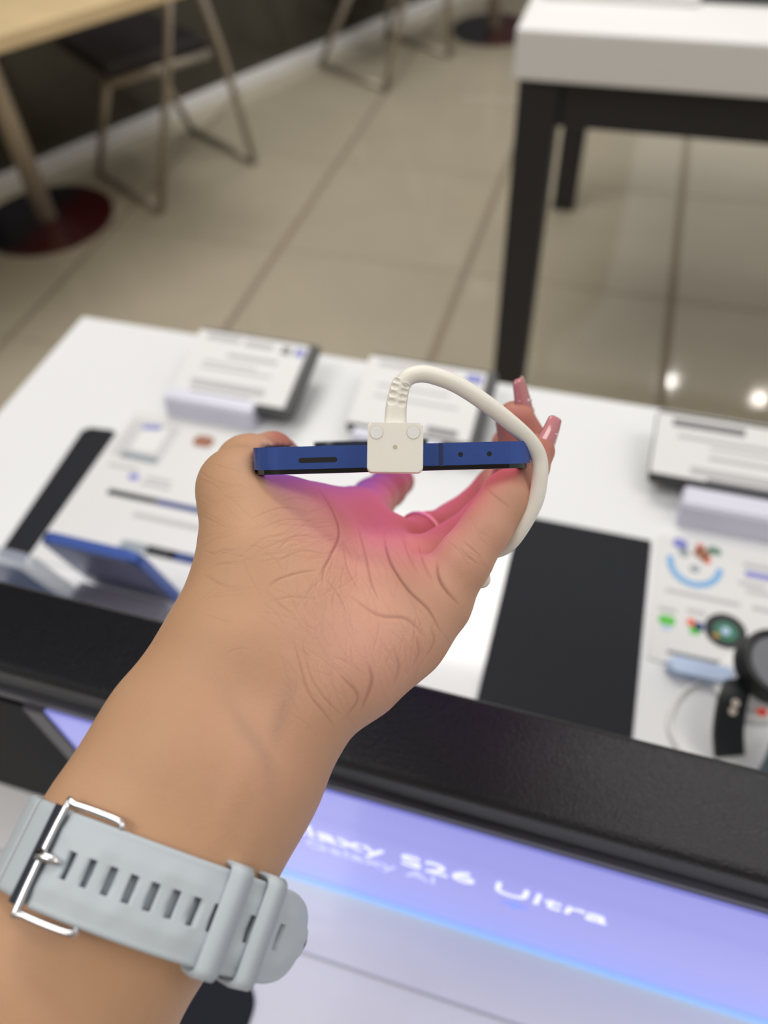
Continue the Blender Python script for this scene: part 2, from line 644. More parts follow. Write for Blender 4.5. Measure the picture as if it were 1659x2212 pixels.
prt(ps, 'print_picture', -0.346, 0.386, 0.046, 0.044, mat('print_pale_grey', (206, 206, 208), 0.5), 0.002)
prt(ps, 'print_picture', -0.343, 0.388, 0.024, 0.030, M_paper, 0.001, 0, TZ + 0.0016)
prt(ps, 'print_picture', -0.348, 0.401, 0.016, 0.005, PV, 0.001, 10, TZ + 0.002)
prt(ps, 'print_picture', -0.342, 0.366, 0.034, 0.006, PGY, 0.001, 0, TZ + 0.002)
prt(ps, 'print_picture', -0.297, 0.397, 0.018, 0.013, PBR, 0.005)
prt(ps, 'print_line', -0.336, 0.345, 0.010, 0.006, PV, 0.003)
prt(ps, 'print_line', -0.314, 0.347, 0.022, 0.003, M_ink)
prt(ps, 'print_line', -0.314, 0.341, 0.026, 0.003, M_ink)
prt(ps, 'print_line', -0.350, 0.353, 0.028, 0.003, M_ink)
prt(ps, 'print_stylus', -0.327, 0.3255, 0.044, 0.0058, PK, 0.001)
prt(ps, 'print_stylus', -0.280, 0.3255, 0.050, 0.0058, PN, 0.001)
prt(ps, 'print_line', -0.288, 0.309, 0.058, 0.0045, M_ink)
prt(ps, 'print_pill', -0.300, 0.280, 0.026, 0.0085, PGY, 0.004)
prt(ps, 'print_pill', -0.278, 0.280, 0.024, 0.0085, PK, 0.001)
prt(ps, 'print_pill', -0.258, 0.280, 0.024, 0.0085, PN, 0.004)

pw = empty('printed_sheet', (0.14, 0.34, TZ), 'white leaflet with blue arc and app icons right of charcoal mat', 'leaflet')
b = bmx()
prism(b, rrect(0.15, 0.108, 0.003, 4, 0.154, 0.338), TZ, TZ + 0.0012, 0.0003)
obj('sheet', b, M_matw, pw)
# blue arc dial
b = bmx()
n = 22
arc_o, arc_i = [], []
for i in range(n + 1):
    a = math.radians(172 + 186 * i / n)
    arc_o.append((0.106 + 0.0195 * math.cos(a), 0.371 + 0.0215 * math.sin(a)))
    arc_i.append((0.106 + 0.0150 * math.cos(a), 0.371 + 0.0165 * math.sin(a)))
prism(b, arc_o + arc_i[::-1], TZ + 0.0012, TZ + 0.0015)
obj('print_arc', b, PB, pw)
for cx, cy, w, h, mm, rot in ((0.095, 0.3865, 0.010, 0.009, PV, -20), (0.098, 0.379, 0.007, 0.008, PGY, 20),
                              (0.1105, 0.381, 0.011, 0.010, PBR, -35), (0.109, 0.387, 0.006, 0.006, PR, 0),
                              (0.119, 0.386, 0.010, 0.006, PT, -15), (0.114, 0.3755, 0.006, 0.006, PR, 0),
                              (0.106, 0.366, 0.007, 0.006, PGY, 0)):
    prt(pw, 'print_figure', cx, cy, w, h, mm, 0.003, rot)
prt(pw, 'print_line', 0.112, 0.3425, 0.050, 0.0032, M_ink)
prt(pw, 'print_line', 0.165, 0.3425, 0.040, 0.0032, M_ink)
prt(pw, 'print_line', 0.158, 0.371, 0.036, 0.005, PV, 0.002)
prt(pw, 'print_line', 0.150, 0.379, 0.022, 0.0035, M_ink)
prt(pw, 'print_line', 0.145, 0.362, 0.018, 0.0030, M_ink)
prt(pw, 'print_line', 0.150, 0.356, 0.018, 0.0030, M_ink)
prt(pw, 'print_line', 0.0895, 0.326, 0.012, 0.003, M_ink)
prt(pw, 'print_line', 0.1085, 0.329, 0.012, 0.003, M_ink)
prt(pw, 'print_icon', 0.0895, 0.317, 0.011, 0.008, PG, 0.003)
prt(pw, 'print_icon', 0.0895, 0.3105, 0.006, 0.004, PPB, 0.002)
prt(pw, 'print_icon', 0.1055, 0.3195, 0.006, 0.006, PR, 0.002)
prt(pw, 'print_icon', 0.1105, 0.3175, 0.006, 0.007, PN, 0.002)
prt(pw, 'print_icon', 0.1080, 0.3135, 0.007, 0.006, PG, 0.002)
prt(pw, 'print_line', 0.115, 0.2925, 0.048, 0.0028, M_inkd)
b = bmx()
disc(b, (0.1275, 0.3185), 0.0135, TZ + 0.0012, TZ + 0.0022, 32)
pdial = obj('print_dial', b, PK, pw)
prt(pw, 'print_dial_face', 0.1275, 0.3175, 0.016, 0.016, PT, 0.008, 0, TZ + 0.0022)
prt(pw, 'print_dial_face', 0.1275, 0.3175, 0.006, 0.006, PPB, 0.003, 0, TZ + 0.0026)
prt(pw, 'print_dial_face', 0.1215, 0.3125, 0.004, 0.004, mat('print_gold', (190, 150, 60), 0.5), 0.002, 0, TZ + 0.0026)

b = bmx()
prism(b, rrect(0.062, 0.0115, 0.005, 6, 0.1215, 0.2805), TZ, TZ + 0.009, 0.003)
tag(obj('sheet_holder', b, mat('pale_blue_acrylic', (196, 214, 244), 0.2)), 'pale blue rounded bar at the foot of the icon leaflet', 'holder')


# tilted spec cards
def spec_card(cx, yb, yt, zb, zt, w, label, block, dots):
    t = empty('price_card', (cx, yb, TZ), label, 'card stand', 'tilted price cards on the counter')
    L = math.hypot(yt - yb, zt - zb)
    ang = math.atan2(zt - zb, yt - yb)
    Mx = Matrix.Translation((cx, yb, zb)) @ Matrix.Rotation(ang, 4, 'X')
    b = bmx()
    prism(b, rrect(w + 0.010, L + 0.006, 0.004, 4, 0.0, L / 2), -0.007, -0.001, 0.001, 1, Mx)
    obj('frame', b, M_frame, t)
    b = bmx()
    prism(b, rrect(w, L - 0.004, 0.001, 2, -0.0045, L / 2 + 0.001), -0.001, 0.0004, 0, 1, Mx)
    sh = obj('sheet', b, M_paper, t)

    def ln(x0, x1, v, h, mm):
        b = bmx()
        box(b, -w / 2 + x0 * w, -w / 2 + x1 * w, v * L - h / 2, v * L + h / 2, 0.0004, 0.0007, 0, 1, Mx)
        obj('print_line', b, mm, t)
    for x0, x1, v, h, mm in dots:
        ln(x0, x1, v, h, mm)
    x0, x1, y0, y1, zz = block
    b = bmx()
    ol = [(y0, TZ), (y1, TZ), (y1, TZ + zz * 1.1), (y0 + 0.004, TZ + zz)]
    va = [b.verts.new((x0, y, z)) for y, z in ol]
    vb = [b.verts.new((x1, y, z)) for y, z in ol]
    for i in range(4):
        b.faces.new((va[i], va[(i + 1) % 4], vb[(i + 1) % 4], vb[i]))
    b.faces.new(va[::-1])
    b.faces.new(vb)
    bmesh.ops.recalc_face_normals(b, faces=b.faces)
    bmesh.ops.bevel(b, geom=list(b.edges), offset=0.0015, segments=2, affect='EDGES')
    obj('holder_block', b, M_block, t)
    return t


lines1 = [(0.05, 0.35, 0.90, 0.006, M_ink), (0.40, 0.66, 0.88, 0.006, M_ink), (0.74, 0.82, 0.86, 0.008, M_inkd),
          (0.86, 0.94, 0.86, 0.008, PV), (0.30, 0.75, 0.66, 0.004, M_ink), (0.12, 0.6, 0.52, 0.002, M_ink),
          (0.12, 0.75, 0.44, 0.002, M_ink), (0.10, 0.75, 0.20, 0.007, M_ink), (0.12, 0.66, 0.07, 0.003, M_inkd)]
spec_card(-0.283, 0.430, 0.502, TZ + 0.020, TZ + 0.034, 0.106, 'tilted white price card nearest the counter corner', (-0.343, -0.260, 0.418, 0.436, 0.020),
          lines1)
lines2 = [(0.05, 0.4, 0.90, 0.004, M_ink), (0.80, 0.93, 0.88, 0.008, PV), (0.60, 0.70, 0.88, 0.006, mat('print_pink', (225, 190, 200), 0.5)),
          (0.1, 0.7, 0.6, 0.002, M_ink), (0.1, 0.8, 0.45, 0.002, M_ink), (0.6, 0.85, 0.12, 0.006, M_inkd)]
spec_card(-0.122, 0.430, 0.503, TZ + 0.018, TZ + 0.034, 0.103, 'tilted white price card behind the charging plug', (-0.172, -0.095, 0.418, 0.432, 0.016),
          lines2)
lines3 = [(0.06, 0.5, 0.86, 0.007, M_inkd), (0.1, 0.9, 0.66, 0.003, M_ink), (0.3, 0.9, 0.55, 0.002, M_ink), (0.3, 0.9, 0.40, 0.003, M_ink),
          (0.2, 0.95, 0.18, 0.006, M_ink), (0.3, 0.98, 0.06, 0.004, M_inkd)]
spec_card(0.131, 0.432, 0.490, TZ + 0.020, TZ + 0.034, 0.122, 'tilted white price card at the right edge above the icon leaflet',
          (0.091, 0.20, 0.403, 0.425, 0.022), lines3)
# ---- blue display phone leaning on its stand, acrylic stand beside it
dp = empty('display_phone', (-0.275, 0.235, TZ), 'blue-edged phone standing behind the black rail at left', 'phone')
Mp = Matrix.Translation((-0.279, 0.2455, TZ)) @ Matrix.Rotation(math.radians(14), 4, 'X')
b = bmx()
prism(b, rrect(0.0717, 0.082, 0.008, 6, 0, 0.041), -0.0035, 0.0035, 0.001, 2, Mp @ Matrix.Rotation(math.radians(90), 4, 'X'))
obj('body', b, M_blue, dp)
b = bmx()
prism(b, rrect(0.066, 0.0765, 0.006, 6, 0, 0.041), 0.0035, 0.0042, 0.0002, 1, Mp @ Matrix.Rotation(math.radians(90), 4, 'X'))
obj('back_glass', b, mat('lavender_glass', (132, 136, 176), 0.15), dp)
b = bmx()
box(b, -0.318, -0.246, 0.200, 0.236, TZ, TZ + 0.012, 0.003)
tag(obj('phone_cradle', b, mat('cradle_grey', (120, 118, 132), 0.35)), 'grey cradle at the foot of the blue-edged phone', 'phone stand')
aa = empty('acrylic_stand', (-0.345, 0.20, TZ), 'clear acrylic stand with a blue sheet at the left edge', 'stand')
Ma = Matrix.Translation((-0.345, 0.226, TZ)) @ Matrix.Rotation(math.radians(14), 4, 'X') @ Matrix.Rotation(math.radians(90), 4, 'X')
b = bmx()
prism(b, rrect(0.070, 0.080, 0.006, 6, -0.0, 0.040), -0.004, 0.004, 0.0015, 2, Ma)
obj('acrylic_plate', b, M_acr, aa)
b = bmx()
prism(b, rrect(0.054, 0.066, 0.004, 4, -0.004, 0.037), 0.0041, 0.0048, 0, 1, Ma)
obj('blue_insert', b, mat('insert_blue', (104, 132, 186), 0.3), aa)
b = bmx()
box(b, -0.375, -0.315, 0.19, 0.225, TZ, TZ + 0.004, 0.001)
obj('foot', b, M_acr, aa)

# ---- smartwatch on its charging stand, right edge
sw = empty('smartwatch', (0.1425, 0.276, TZ), 'round dark smartwatch with grey strap on white charging stand', 'watch')
wc = Vector((0.1435, 0.2700, TZ + 0.049))
Mw = Matrix.Translation(wc) @ Matrix.Rotation(math.radians(6), 4, 'X') @ Matrix.Rotation(math.radians(14), 4, 'Y')
b = bmx()
disc(b, (0, 0), 0.0215, -0.010, 0, 40, 0.002, Mw)
obj('case', b, M_black, sw)
b = bmx()
tube(b, [Mw @ Vector((0.0195 * math.cos(a), 0.0195 * math.sin(a), 0.001)) for a in [2 * math.pi * i / 40 for i in range(40)]], 0.0022, 10, True)
obj('bezel', b, M_frame, sw, True)
b = bmx()
disc(b, (0, 0), 0.0165, 0.0, 0.0012, 40, 0.0004, Mw)
obj('face', b, mat('watch_face', (120, 122, 128), 0.15), sw)


def band(name, pts, w, th, material, parent, nrm=Vector((1, 0, 0))):
    P = spline(pts, 6)
    b = bmx()
    prev = None
    for i, p in enumerate(P):
        t = (P[min(i + 1, len(P) - 1)] - P[max(i - 1, 0)]).normalized()
        n = t.cross(nrm).normalized()
        ring = [b.verts.new(p + nrm * sx * w / 2 + n * sy * th / 2) for sx, sy in ((-1, -1), (1, -1), (1, 1), (-1, 1))]
        if prev:
            for k in range(4):
                b.faces.new((prev[k], prev[(k + 1) % 4], ring[(k + 1) % 4], ring[k]))
        else:
            b.faces.new(ring[::-1])
        prev = ring
    b.faces.new(prev)
    bmesh.ops.recalc_face_normals(b, faces=b.faces)
    return obj(name, b, material, parent)


st_dark = mat('black_rubber_strap', (36, 40, 42), 0.5)
st_grey = mat('slate_strap', (96, 112, 122), 0.5)
bandA = band('strap', [(0.126, 0.262, TZ + 0.038), (0.1235, 0.250, TZ + 0.034), (0.125, 0.237, TZ + 0.02), (0.130, 0.228, TZ + 0.005)], 0.018, 0.003, st_dark, sw,
             Vector((0.93, 0.36, 0)).normalized())
for f in (0.35, 0.6):
    b = bmx()
    p = Vector((0.1255, 0.252, TZ + 0.0415)).lerp(Vector((0.1245, 0.239, TZ + 0.024)), f)
    disc(b, (0, 0), 0.0022, -0.0005, 0.0008, 14, 0, Matrix.Translation(p + Vector((-0.001, -0.0017, 0.0012))) @ Matrix.Rotation(math.radians(50), 4, 'X'))
    hl = obj('strap_hole', b, M_pearl, bandA)
band('strap', [(0.1560, 0.246, TZ + 0.036), (0.1565, 0.238, TZ + 0.034), (0.155, 0.224, TZ + 0.022), (0.152, 0.215, TZ + 0.004)], 0.021, 0.003, st_grey, sw,
     Vector((0.97, 0.22, 0)).normalized())
cs = empty('charging_stand', (0.1435, 0.278, TZ), 'white charging stand holding up the smartwatch', 'charger')
b = bmx()
disc(b, (0.1435, 0.278), 0.024, TZ, TZ + 0.006, 32, 0.002)
obj('base', b, M_white, cs)
b = bmx()
tube(b, [(0.1435, 0.278, TZ + 0.005), (0.142, 0.268, TZ + 0.025), (0.142, 0.2655, TZ + 0.038)], [0.015, 0.0145, 0.016], 24)
obj('post', b, M_white, cs, True)
b = bmx()
disc(b, (0, 0), 0.003, 0, 0.0014, 16, 0, Matrix.Translation((0.1435, 0.2528, TZ + 0.022)) @ Matrix.Rotation(math.radians(75), 4, 'X'))
obj('red_light', b, mat('red_dot', (226, 70, 40), 0.4, emit=(226, 70, 40), estr=0.3), cs)
b = bmx()
tube(b, spline([(0.138, 0.281, TZ + 0.006), (0.130, 0.284, TZ + 0.003), (0.116, 0.278, TZ + 0.0018), (0.102, 0.264, TZ + 0.0018), (0.096, 0.247, TZ + 0.0018),
                (0.097, 0.234, TZ + 0.0018), (0.107, 0.219, TZ + 0.0018), (0.115, 0.205, TZ + 0.0018)], 8), 0.0015, 10)
tag(obj('charging_cable', b, M_white, None, True), 'thin white cable looping over the counter beside the smartwatch', 'cable')

# ================================================================ PHONE IN THE HAND
# local frame: x right, y back-normal (up), z away from the viewer, origin at middle of the lower edge
def PP(px, py, d):
    return np.array([(px - W / 2) / F * d, (py - H / 2) / F * d, d])


pL, pR = PP(541, 996.5, 190.0), PP(1161, 980.5, 194.5)
pO = (pL + pR) / 2
pX = pR - pL
PW = np.linalg.norm(pX)
pX /= PW
pZ = PP(850, 985.0, 340.0) - pO
pZ -= pX * (pZ @ pX)
pZ /= np.linalg.norm(pZ)
pY = np.cross(pX, pZ)
if pY[1] > 0:
    pY = -pY
PLEN, PT_ = 149.0, 6.7
MP = Matrix.Identity(4)
wx, wy, wz, wo = c2wv(pX), c2wv(pY), c2wv(pZ), c2w(pO)
for r_ in range(3):
    MP[r_][0], MP[r_][1], MP[r_][2], MP[r_][3] = wx[r_] * 0.001, wy[r_] * 0.001, wz[r_] * 0.001, wo[r_]
# prism helper extrudes along local z: map outline (x, length) and thickness
SW = Matrix(((1, 0, 0, 0), (0, 0, 1, 0), (0, 1, 0, 0), (0, 0, 0, 1)))

phone = empty('smartphone', Vector(wo), 'blue smartphone held face down in the hand with its port end near', 'phone')


def pobj(name, b, material, parent=phone, smooth=False):
    bmesh.ops.recalc_face_normals(b, faces=b.faces)
    bmesh.ops.transform(b, matrix=MP, verts=b.verts)
    bmesh.ops.recalc_face_normals(b, faces=b.faces)
    return obj(name, b, material, parent, smooth)


b = bmx()
prism(b, rrect(PW, PLEN, 8.0, 10, 0, PLEN / 2), -PT_ / 2 + 1.05, PT_ / 2, 0.8, 3, SW)
fr_ = pobj('frame', b, M_blue)
b = bmx()
prism(b, rrect(PW - 1.6, PLEN - 1.6, 7.4, 10, 0, PLEN / 2), -PT_ / 2 - 0.15, -PT_ / 2 + 1.1, 0.3, 2, SW)
pobj('screen_glass', b, M_glass)
b = bmx()
prism(b, rrect(PW - 5, PLEN - 5, 6.4, 8, 0, PLEN / 2), -PT_ / 2 - 0.22, -PT_ / 2 - 0.14, 0, 1, SW)
PHONE_X_AXIS = wx
m = bpy.data.materials.new('phone_display_glow')
m.use_nodes = True
nt = m.node_tree
pb = nt.nodes['Principled BSDF']
pb.inputs['Base Color'].default_value = (0.02, 0.02, 0.03, 1)
tc = nt.nodes.new('ShaderNodeTexCoord')
sx_ = nt.nodes.new('ShaderNodeSeparateXYZ')
nt.links.new(tc.outputs['Generated'], sx_.inputs[0])
cr = nt.nodes.new('ShaderNodeValToRGB')
e = cr.color_ramp.elements
e[0].position, e[0].color = 0.0, srgb(110, 112, 245)
e[1].position, e[1].color = 1.0, srgb(205, 125, 150)
k_ = e.new(0.42)
k_.color = srgb(160, 112, 240)
k_ = e.new(0.64)
k_.color = srgb(245, 150, 200)
nt.links.new(sx_.outputs[0], cr.inputs[0])
nt.links.new(cr.outputs[0], pb.inputs['Emission Color'])
pb.inputs['Emission Strength'].default_value = 1.15
M_disp = m
dsp = pobj('display', b, M_disp)
# antenna line, speaker slot, microphone holes on the near edge
def near_x(px):      # pixel column on the near edge -> local x
    return (px - 851.0) / 620.0 * PW


b = bmx()
xa = near_x(949)
box(b, xa - 0.55, xa + 0.55, -PT_ / 2 + 0.9, PT_ / 2 + 0.02, -0.04, 3.0)
pobj('antenna_line', b, M_blueline)
b = bmx()
prism(b, rrect(9.6, 1.25, 0.62, 6, near_x(684), -0.1), -0.06, 0.4)
pobj('speaker_slot', b, M_black)
for px in (992, 1055):
    b = bmx()
    disc(b, (near_x(px), 0.35), 0.62, -0.06, 0.4, 20)
    pobj('microphone_hole', b, M_black)
b = bmx()
prism(b, rrect(44, 42, 8, 8, -1.0, 118), PT_ / 2 - 0.1, PT_ / 2 + 2.9, 1.2, 3, SW)
pobj('camera_plate', b, M_bump)

# ---- charging plug
plug = empty('charging_plug', Vector(c2w(PP(854, 966, 187))), 'ivory square charging plug and cord fitted to the phone', 'charger')


def cobj(name, b, material, parent=plug, smooth=False):
    """bmesh given in the mm workspace"""
    M4 = Matrix.Identity(4)
    for r_ in range(3):
        for c_ in range(3):
            M4[r_][c_] = RC[c_][r_] * 0.001
        M4[r_][3] = CAM[r_]
    bmesh.ops.transform(b, matrix=M4, verts=b.verts)
    bmesh.ops.recalc_face_normals(b, faces=b.faces)
    return obj(name, b, material, parent, smooth)


DF = 184.0
s_ = DF / F
bx0, bx1, by0, by1 = (793.5 - W / 2) * s_, (914 - W / 2) * s_, (913 - H / 2) * s_, (1019.5 - H / 2) * s_
b = bmx()
Mb = Matrix.Translation(((bx0 + bx1) / 2, (by0 + by1) / 2, 0)) @ Matrix.Rotation(math.radians(0.6), 4, 'Z')
bw, bh = bx1 - bx0, by1 - by0
prism(b, rrect(bw, bh, 0.9, 5), DF, DF + 8.0, 0.45, 3, Mb)
cobj('plug_body', b, M_cable)
for px, py in ((813, 934), (893, 934)):
    b = bmx()
    disc(b, ((px - W / 2) * s_, (py - H / 2) * s_), 1.55, DF - 0.10, DF + 0.5, 28, 0.08)
    cobj('screw_cap', b, M_plug)
    b = bmx()
    tube(b, [((px - W / 2) * s_ + 1.62 * math.cos(a), (py - H / 2) * s_ + 1.62 * math.sin(a), DF + 0.02) for a in [2 * math.pi * i / 28 for i in range(28)]], 0.09, 6, True)
    cobj('screw_rim', b, mat('ivory_shade', (214, 208, 192), 0.5))
b = bmx()
disc(b, ((853.5 - W / 2) * s_, (966 - H / 2) * s_), 0.55, DF - 0.03, DF + 0.3, 18)
cobj('dimple', b, mat('dimple_tan', (206, 188, 168), 0.6))

# strain relief: swept soft rectangle with eight finger dimples
path = [Vector(PP(x, y, d)) for x, y, d in ((854, 918, 187.5), (855, 890, 187.5), (858, 865, 187.4), (863, 842, 187.2), (869.5, 822, 187.0))]
path = spline(path, 20)
b = bmx()
rings = []
dimp = [(0.917, -1.3), (0.77, -1.3), (0.604, -1.3), (0.437, -1.3), (0.864, 1.3), (0.718, 1.3), (0.573, 1.3), (0.417, 1.3)]
nseg = 96
Wn = len(path)
for i in range(0, Wn):
    t = i / (Wn - 1)
    tan = (path[min(i + 1, Wn - 1)] - path[max(i - 1, 0)]).normalized()
    sd = Vector((-tan.y, tan.x, 0)).normalized()
    if sd.x < 0:
        sd = -sd
    fw = Vector((0, 0, -1))
    hw = 2.75 - 0.5 * t
    hd = 2.35 - 0.3 * t
    if t > 0.96:
        hw *= 0.93
        hd *= 0.93
    ring = []
    for k in range(nseg):
        a = 2 * math.pi * k / nseg
        ca, sa = math.cos(a), math.sin(a)
        ex = 2 / 3.2
        u = hw * math.copysign(abs(ca) ** ex, ca)
        v = hd * math.copysign(abs(sa) ** ex, sa)
        if v > 0:
            for dt, du in dimp:
                q_ = ((t - dt) * 10.8 / 0.62) ** 2 + ((u - du) / 0.80) ** 2
                v -= 0.6 * math.exp(-(q_ ** 2))
        ring.append(b.verts.new(path[i] + sd * u + fw * v))
    rings.append(ring)
for i in range(Wn - 1):
    for k in range(nseg):
        b.faces.new((rings[i][k], rings[i][(k + 1) % nseg], rings[i + 1][(k + 1) % nseg], rings[i + 1][k]))
b.faces.new(rings[0][::-1])
b.faces.new(rings[-1])
cobj('strain_relief', b, M_cable, plug, True)

cp_ = [(868, 830, 187.2), (880, 816, 187.2), (900, 808.5, 187.5), (930, 810, 188), (985, 830, 189), (1045, 868, 191), (1100, 911, 194), (1142, 950, 198), (1163, 985, 200.5),
       (1166.5, 1025, 201.5), (1158, 1078, 203), (1135, 1126, 205), (1106, 1168, 208), (1080, 1187, 214), (1045, 1196, 224), (1000, 1230, 240), (930, 1310, 258),
       (850, 1420, 288), (815, 1480, 312), (805, 1540, 345)]
b = bmx()
tube(b, [Vector(p) for p in spline([PP(*p) for p in cp_], 8)], 2.12, 20)
cobj('cord', b, M_cable, plug, True)

# ================================================================ FOREARM AND HAND (one continuous surface)
# chains of (pixel x, pixel y, depth mm, radius mm) along the bones, unioned smoothly into a distance field
def smin(a, b, k):
    h = np.maximum(k - np.abs(a - b), 0) / k
    return np.minimum(a, b) - h * h * k * 0.25


def cone(P, a, b, r1, r2):
    ab = b - a
    t = np.clip(((P - a) @ ab) / (ab @ ab), 0, 1)
    d = P - a - t[:, None] * ab
    return np.sqrt((d * d).sum(1)) - (r1 + t * (r2 - r1))


def chain(P, pts, k):
    d = None
    for (p, q) in zip(pts[:-1], pts[1:]):
        c = cone(P, PP(*p[:3]), PP(*q[:3]), p[3], q[3])
        d = c if d is None else smin(d, c, k)
    return d


ARM_L = [(-190, 2440, 158, 19.0), (20, 2140, 166, 17.5), (275, 1770, 175, 16.0), (392, 1592, 183, 17.0), (500, 1425, 190, 16.5)]
ARM_R = [(-40, 2540, 158, 19.0), (150, 2250, 166, 17.5), (428, 1852, 175, 16.0), (525, 1672, 183, 17.0), (640, 1490, 190, 15.5)]
PALM = [
    ([(500, 1425, 190, 16.5), (600, 1330, 200, 16.0)], 8),
    ([(640, 1490, 190, 15.5), (730, 1400, 197, 16.0), (840, 1320, 203, 13.0), (930, 1295, 206, 8.6)], 8),
    ([(600, 1400, 197, 15), (720, 1250, 222, 12), (775, 1120, 256, 9.5)], 8),
    ([(620, 1400, 198, 15), (770, 1270, 216, 12), (838, 1172, 240, 9.5)], 8),
    ([(660, 1420, 197, 15), (820, 1300, 209, 12), (893, 1228, 222, 9.5)], 8),
    ([(780, 1420, 196, 13.5), (868, 1370, 200, 10.5), (930, 1305, 205, 8.6)], 8),
    # thenar eminence and thumb metacarpal
    ([(560, 1360, 193, 17), (556, 1230, 196, 14.6), (545, 1130, 203, 12.2), (516, 1056, 208, 9.8)], 10),
    ([(640, 1300, 197, 15), (640, 1190, 212, 13.5), (622, 1118, 227, 10.5)], 10),
    ([(640, 1130, 212, 11), (760, 1110, 246, 8.5)], 8),
]
THUMB = [(516, 1056, 208, 9.8), (536, 1009, 227, 8.7), (590, 980, 247, 7.4)]
INDEX = [(775, 1120, 256, 9.5), (806, 1080, 288, 7.8), (836, 1056, 304, 7.2), (864, 1040, 318, 6.2)]
MIDDLE = [(846, 1192, 240, 9.0), (918, 1162, 253, 7.8), (985, 1134, 266, 7.5), (1070, 1056, 276, 7.0), (1108, 1000, 279, 6.6), (1098, 958, 278, 6.2)]
RING = [(900, 1240, 222, 9.2), (1046, 1136, 242, 7.6), (1126, 1014, 248, 7.2), (1130, 960, 246, 7.0), (1113, 908, 243, 6.4)]
PINKY = [(948, 1292, 206, 9.0), (1003, 1208, 204, 6.9), (1050, 1140, 204.5, 6.1), (1092, 1074, 206.5, 6.0), (1135, 1015, 213, 5.6), (1160, 975, 219, 5.2)]


def phone_sdf(P):
    q = P - pO
    lx, ly, lz = q @ pX, q @ pY, q @ pZ - PLEN / 2
    dx = np.abs(lx) - (PW / 2 - 1.0)
    dy = np.abs(ly) - (PT_ / 2 + 0.25 - 1.0)
    dz = np.abs(lz) - (PLEN / 2 - 1.0)
    o = np.stack([dx, dy, dz], 1)
    return np.linalg.norm(np.maximum(o, 0), axis=1) + np.minimum(o.max(1), 0) - 1.0


def arm_sdf(P):
    a = smin(chain(P, ARM_L, 10), chain(P, ARM_R, 10), 14)
    return a


def hand_sdf(P):
    palm = arm_sdf(P)
    for pts, k in PALM:
        palm = smin(palm, chain(P, pts, 6), k)
    d = smin(palm, chain(P, THUMB, 5), 7)
    for fg, k in ((INDEX, 3), (MIDDLE, 2.5), (RING, 2.5), (PINKY, 3)):
        d = np.minimum(d, smin(palm, chain(P, fg, 4), k))
    ph = -(phone_sdf(P) - 0.15)
    return -smin(-d, -ph, 1.2)


def blocks(fn, P, n=400000):
    return np.concatenate([fn(P[i:i + n]) for i in range(0, len(P), n)])


def surface(fn, lo, hi, h):
    # coarse pass finds the band near the surface, fine pass only there
    nx, ny, nz = [int(math.ceil((hi[i] - lo[i]) / h / 4)) * 4 + 1 for i in range(3)]
    cxs = [lo[i] + h * 4 * np.arange((n - 1) // 4 + 1) for i, n in enumerate((nx, ny, nz))]
    G = np.stack(np.meshgrid(*cxs, indexing='ij'), -1).reshape(-1, 3)
    c = blocks(fn, G).reshape([len(x) for x in cxs])
    V = np.where(np.repeat(np.repeat(np.repeat(c[:-1, :-1, :-1], 4, 0), 4, 1), 4, 2) > 0, 50.0, -50.0)
    V = np.pad(V, ((0, 1), (0, 1), (0, 1)), constant_values=50.0).astype(np.float32)
    near = np.zeros_like(c, bool)
    near |= np.abs(c) < h * 4 * 2.2
    nc = near[:-1, :-1, :-1]
    mask = np.zeros((nx, ny, nz), bool)
    mm_ = np.repeat(np.repeat(np.repeat(nc, 4, 0), 4, 1), 4, 2)
    mask[:-1, :-1, :-1] = mm_
    idx = np.argwhere(mask)
    pts = np.array(lo) + idx * h
    V[mask] = blocks(fn, pts)
    ins = V < 0
    C8 = [(i, j, k) for i in (0, 1) for j in (0, 1) for k in (0, 1)]
    cnt = sum(ins[i:nx - 1 + i, j:ny - 1 + j, k:nz - 1 + k].astype(np.int8) for i, j, k in C8)
    cells = np.argwhere((cnt > 0) & (cnt < 8))
    vals = np.stack([V[cells[:, 0] + i, cells[:, 1] + j, cells[:, 2] + k] for i, j, k in C8], 1)
    acc = np.zeros((len(cells), 3))
    n_ = np.zeros(len(cells))
    for a in range(8):
        for b_ in range(a + 1, 8):
            A, B = np.array(C8[a]), np.array(C8[b_])
            if np.abs(A - B).sum() != 1:
                continue
            va, vb = vals[:, a], vals[:, b_]
            x = (va < 0) != (vb < 0)
            t = np.where(x, va / np.where(x, va - vb, 1), 0)
            acc += np.where(x[:, None], A + t[:, None] * (B - A), 0)
            n_ += x
    verts = np.array(lo) + (cells + acc / n_[:, None]) * h
    im = -np.ones((nx - 1, ny - 1, nz - 1), np.int64)
    im[tuple(cells.T)] = np.arange(len(cells))
    quads = []
    for ax in range(3):
        sl0 = [slice(None)] * 3
        sl1 = [slice(None)] * 3
        sl0[ax], sl1[ax] = slice(0, -1), slice(1, None)
        e_ = np.argwhere(ins[tuple(sl0)] != ins[tuple(sl1)])
        u, v = [(1, 2), (2, 0), (0, 1)][ax]
        ok = (e_[:, u] > 0) & (e_[:, v] > 0) & (e_[:, u] < [nx, ny, nz][u] - 1) & (e_[:, v] < [nx, ny, nz][v] - 1)
        e_ = e_[ok]
        q = []
        for du, dv in ((-1, -1), (0, -1), (0, 0), (-1, 0)):
            c_ = e_.copy()
            c_[:, u] += du
            c_[:, v] += dv
            q.append(im[tuple(c_.T)])
        q = np.stack(q, 1)
        flip = ~ins[tuple(e_.T)]
        q[flip] = q[flip][:, ::-1]
        quads.append(q[(q >= 0).all(1)])
    return verts, np.concatenate(quads)


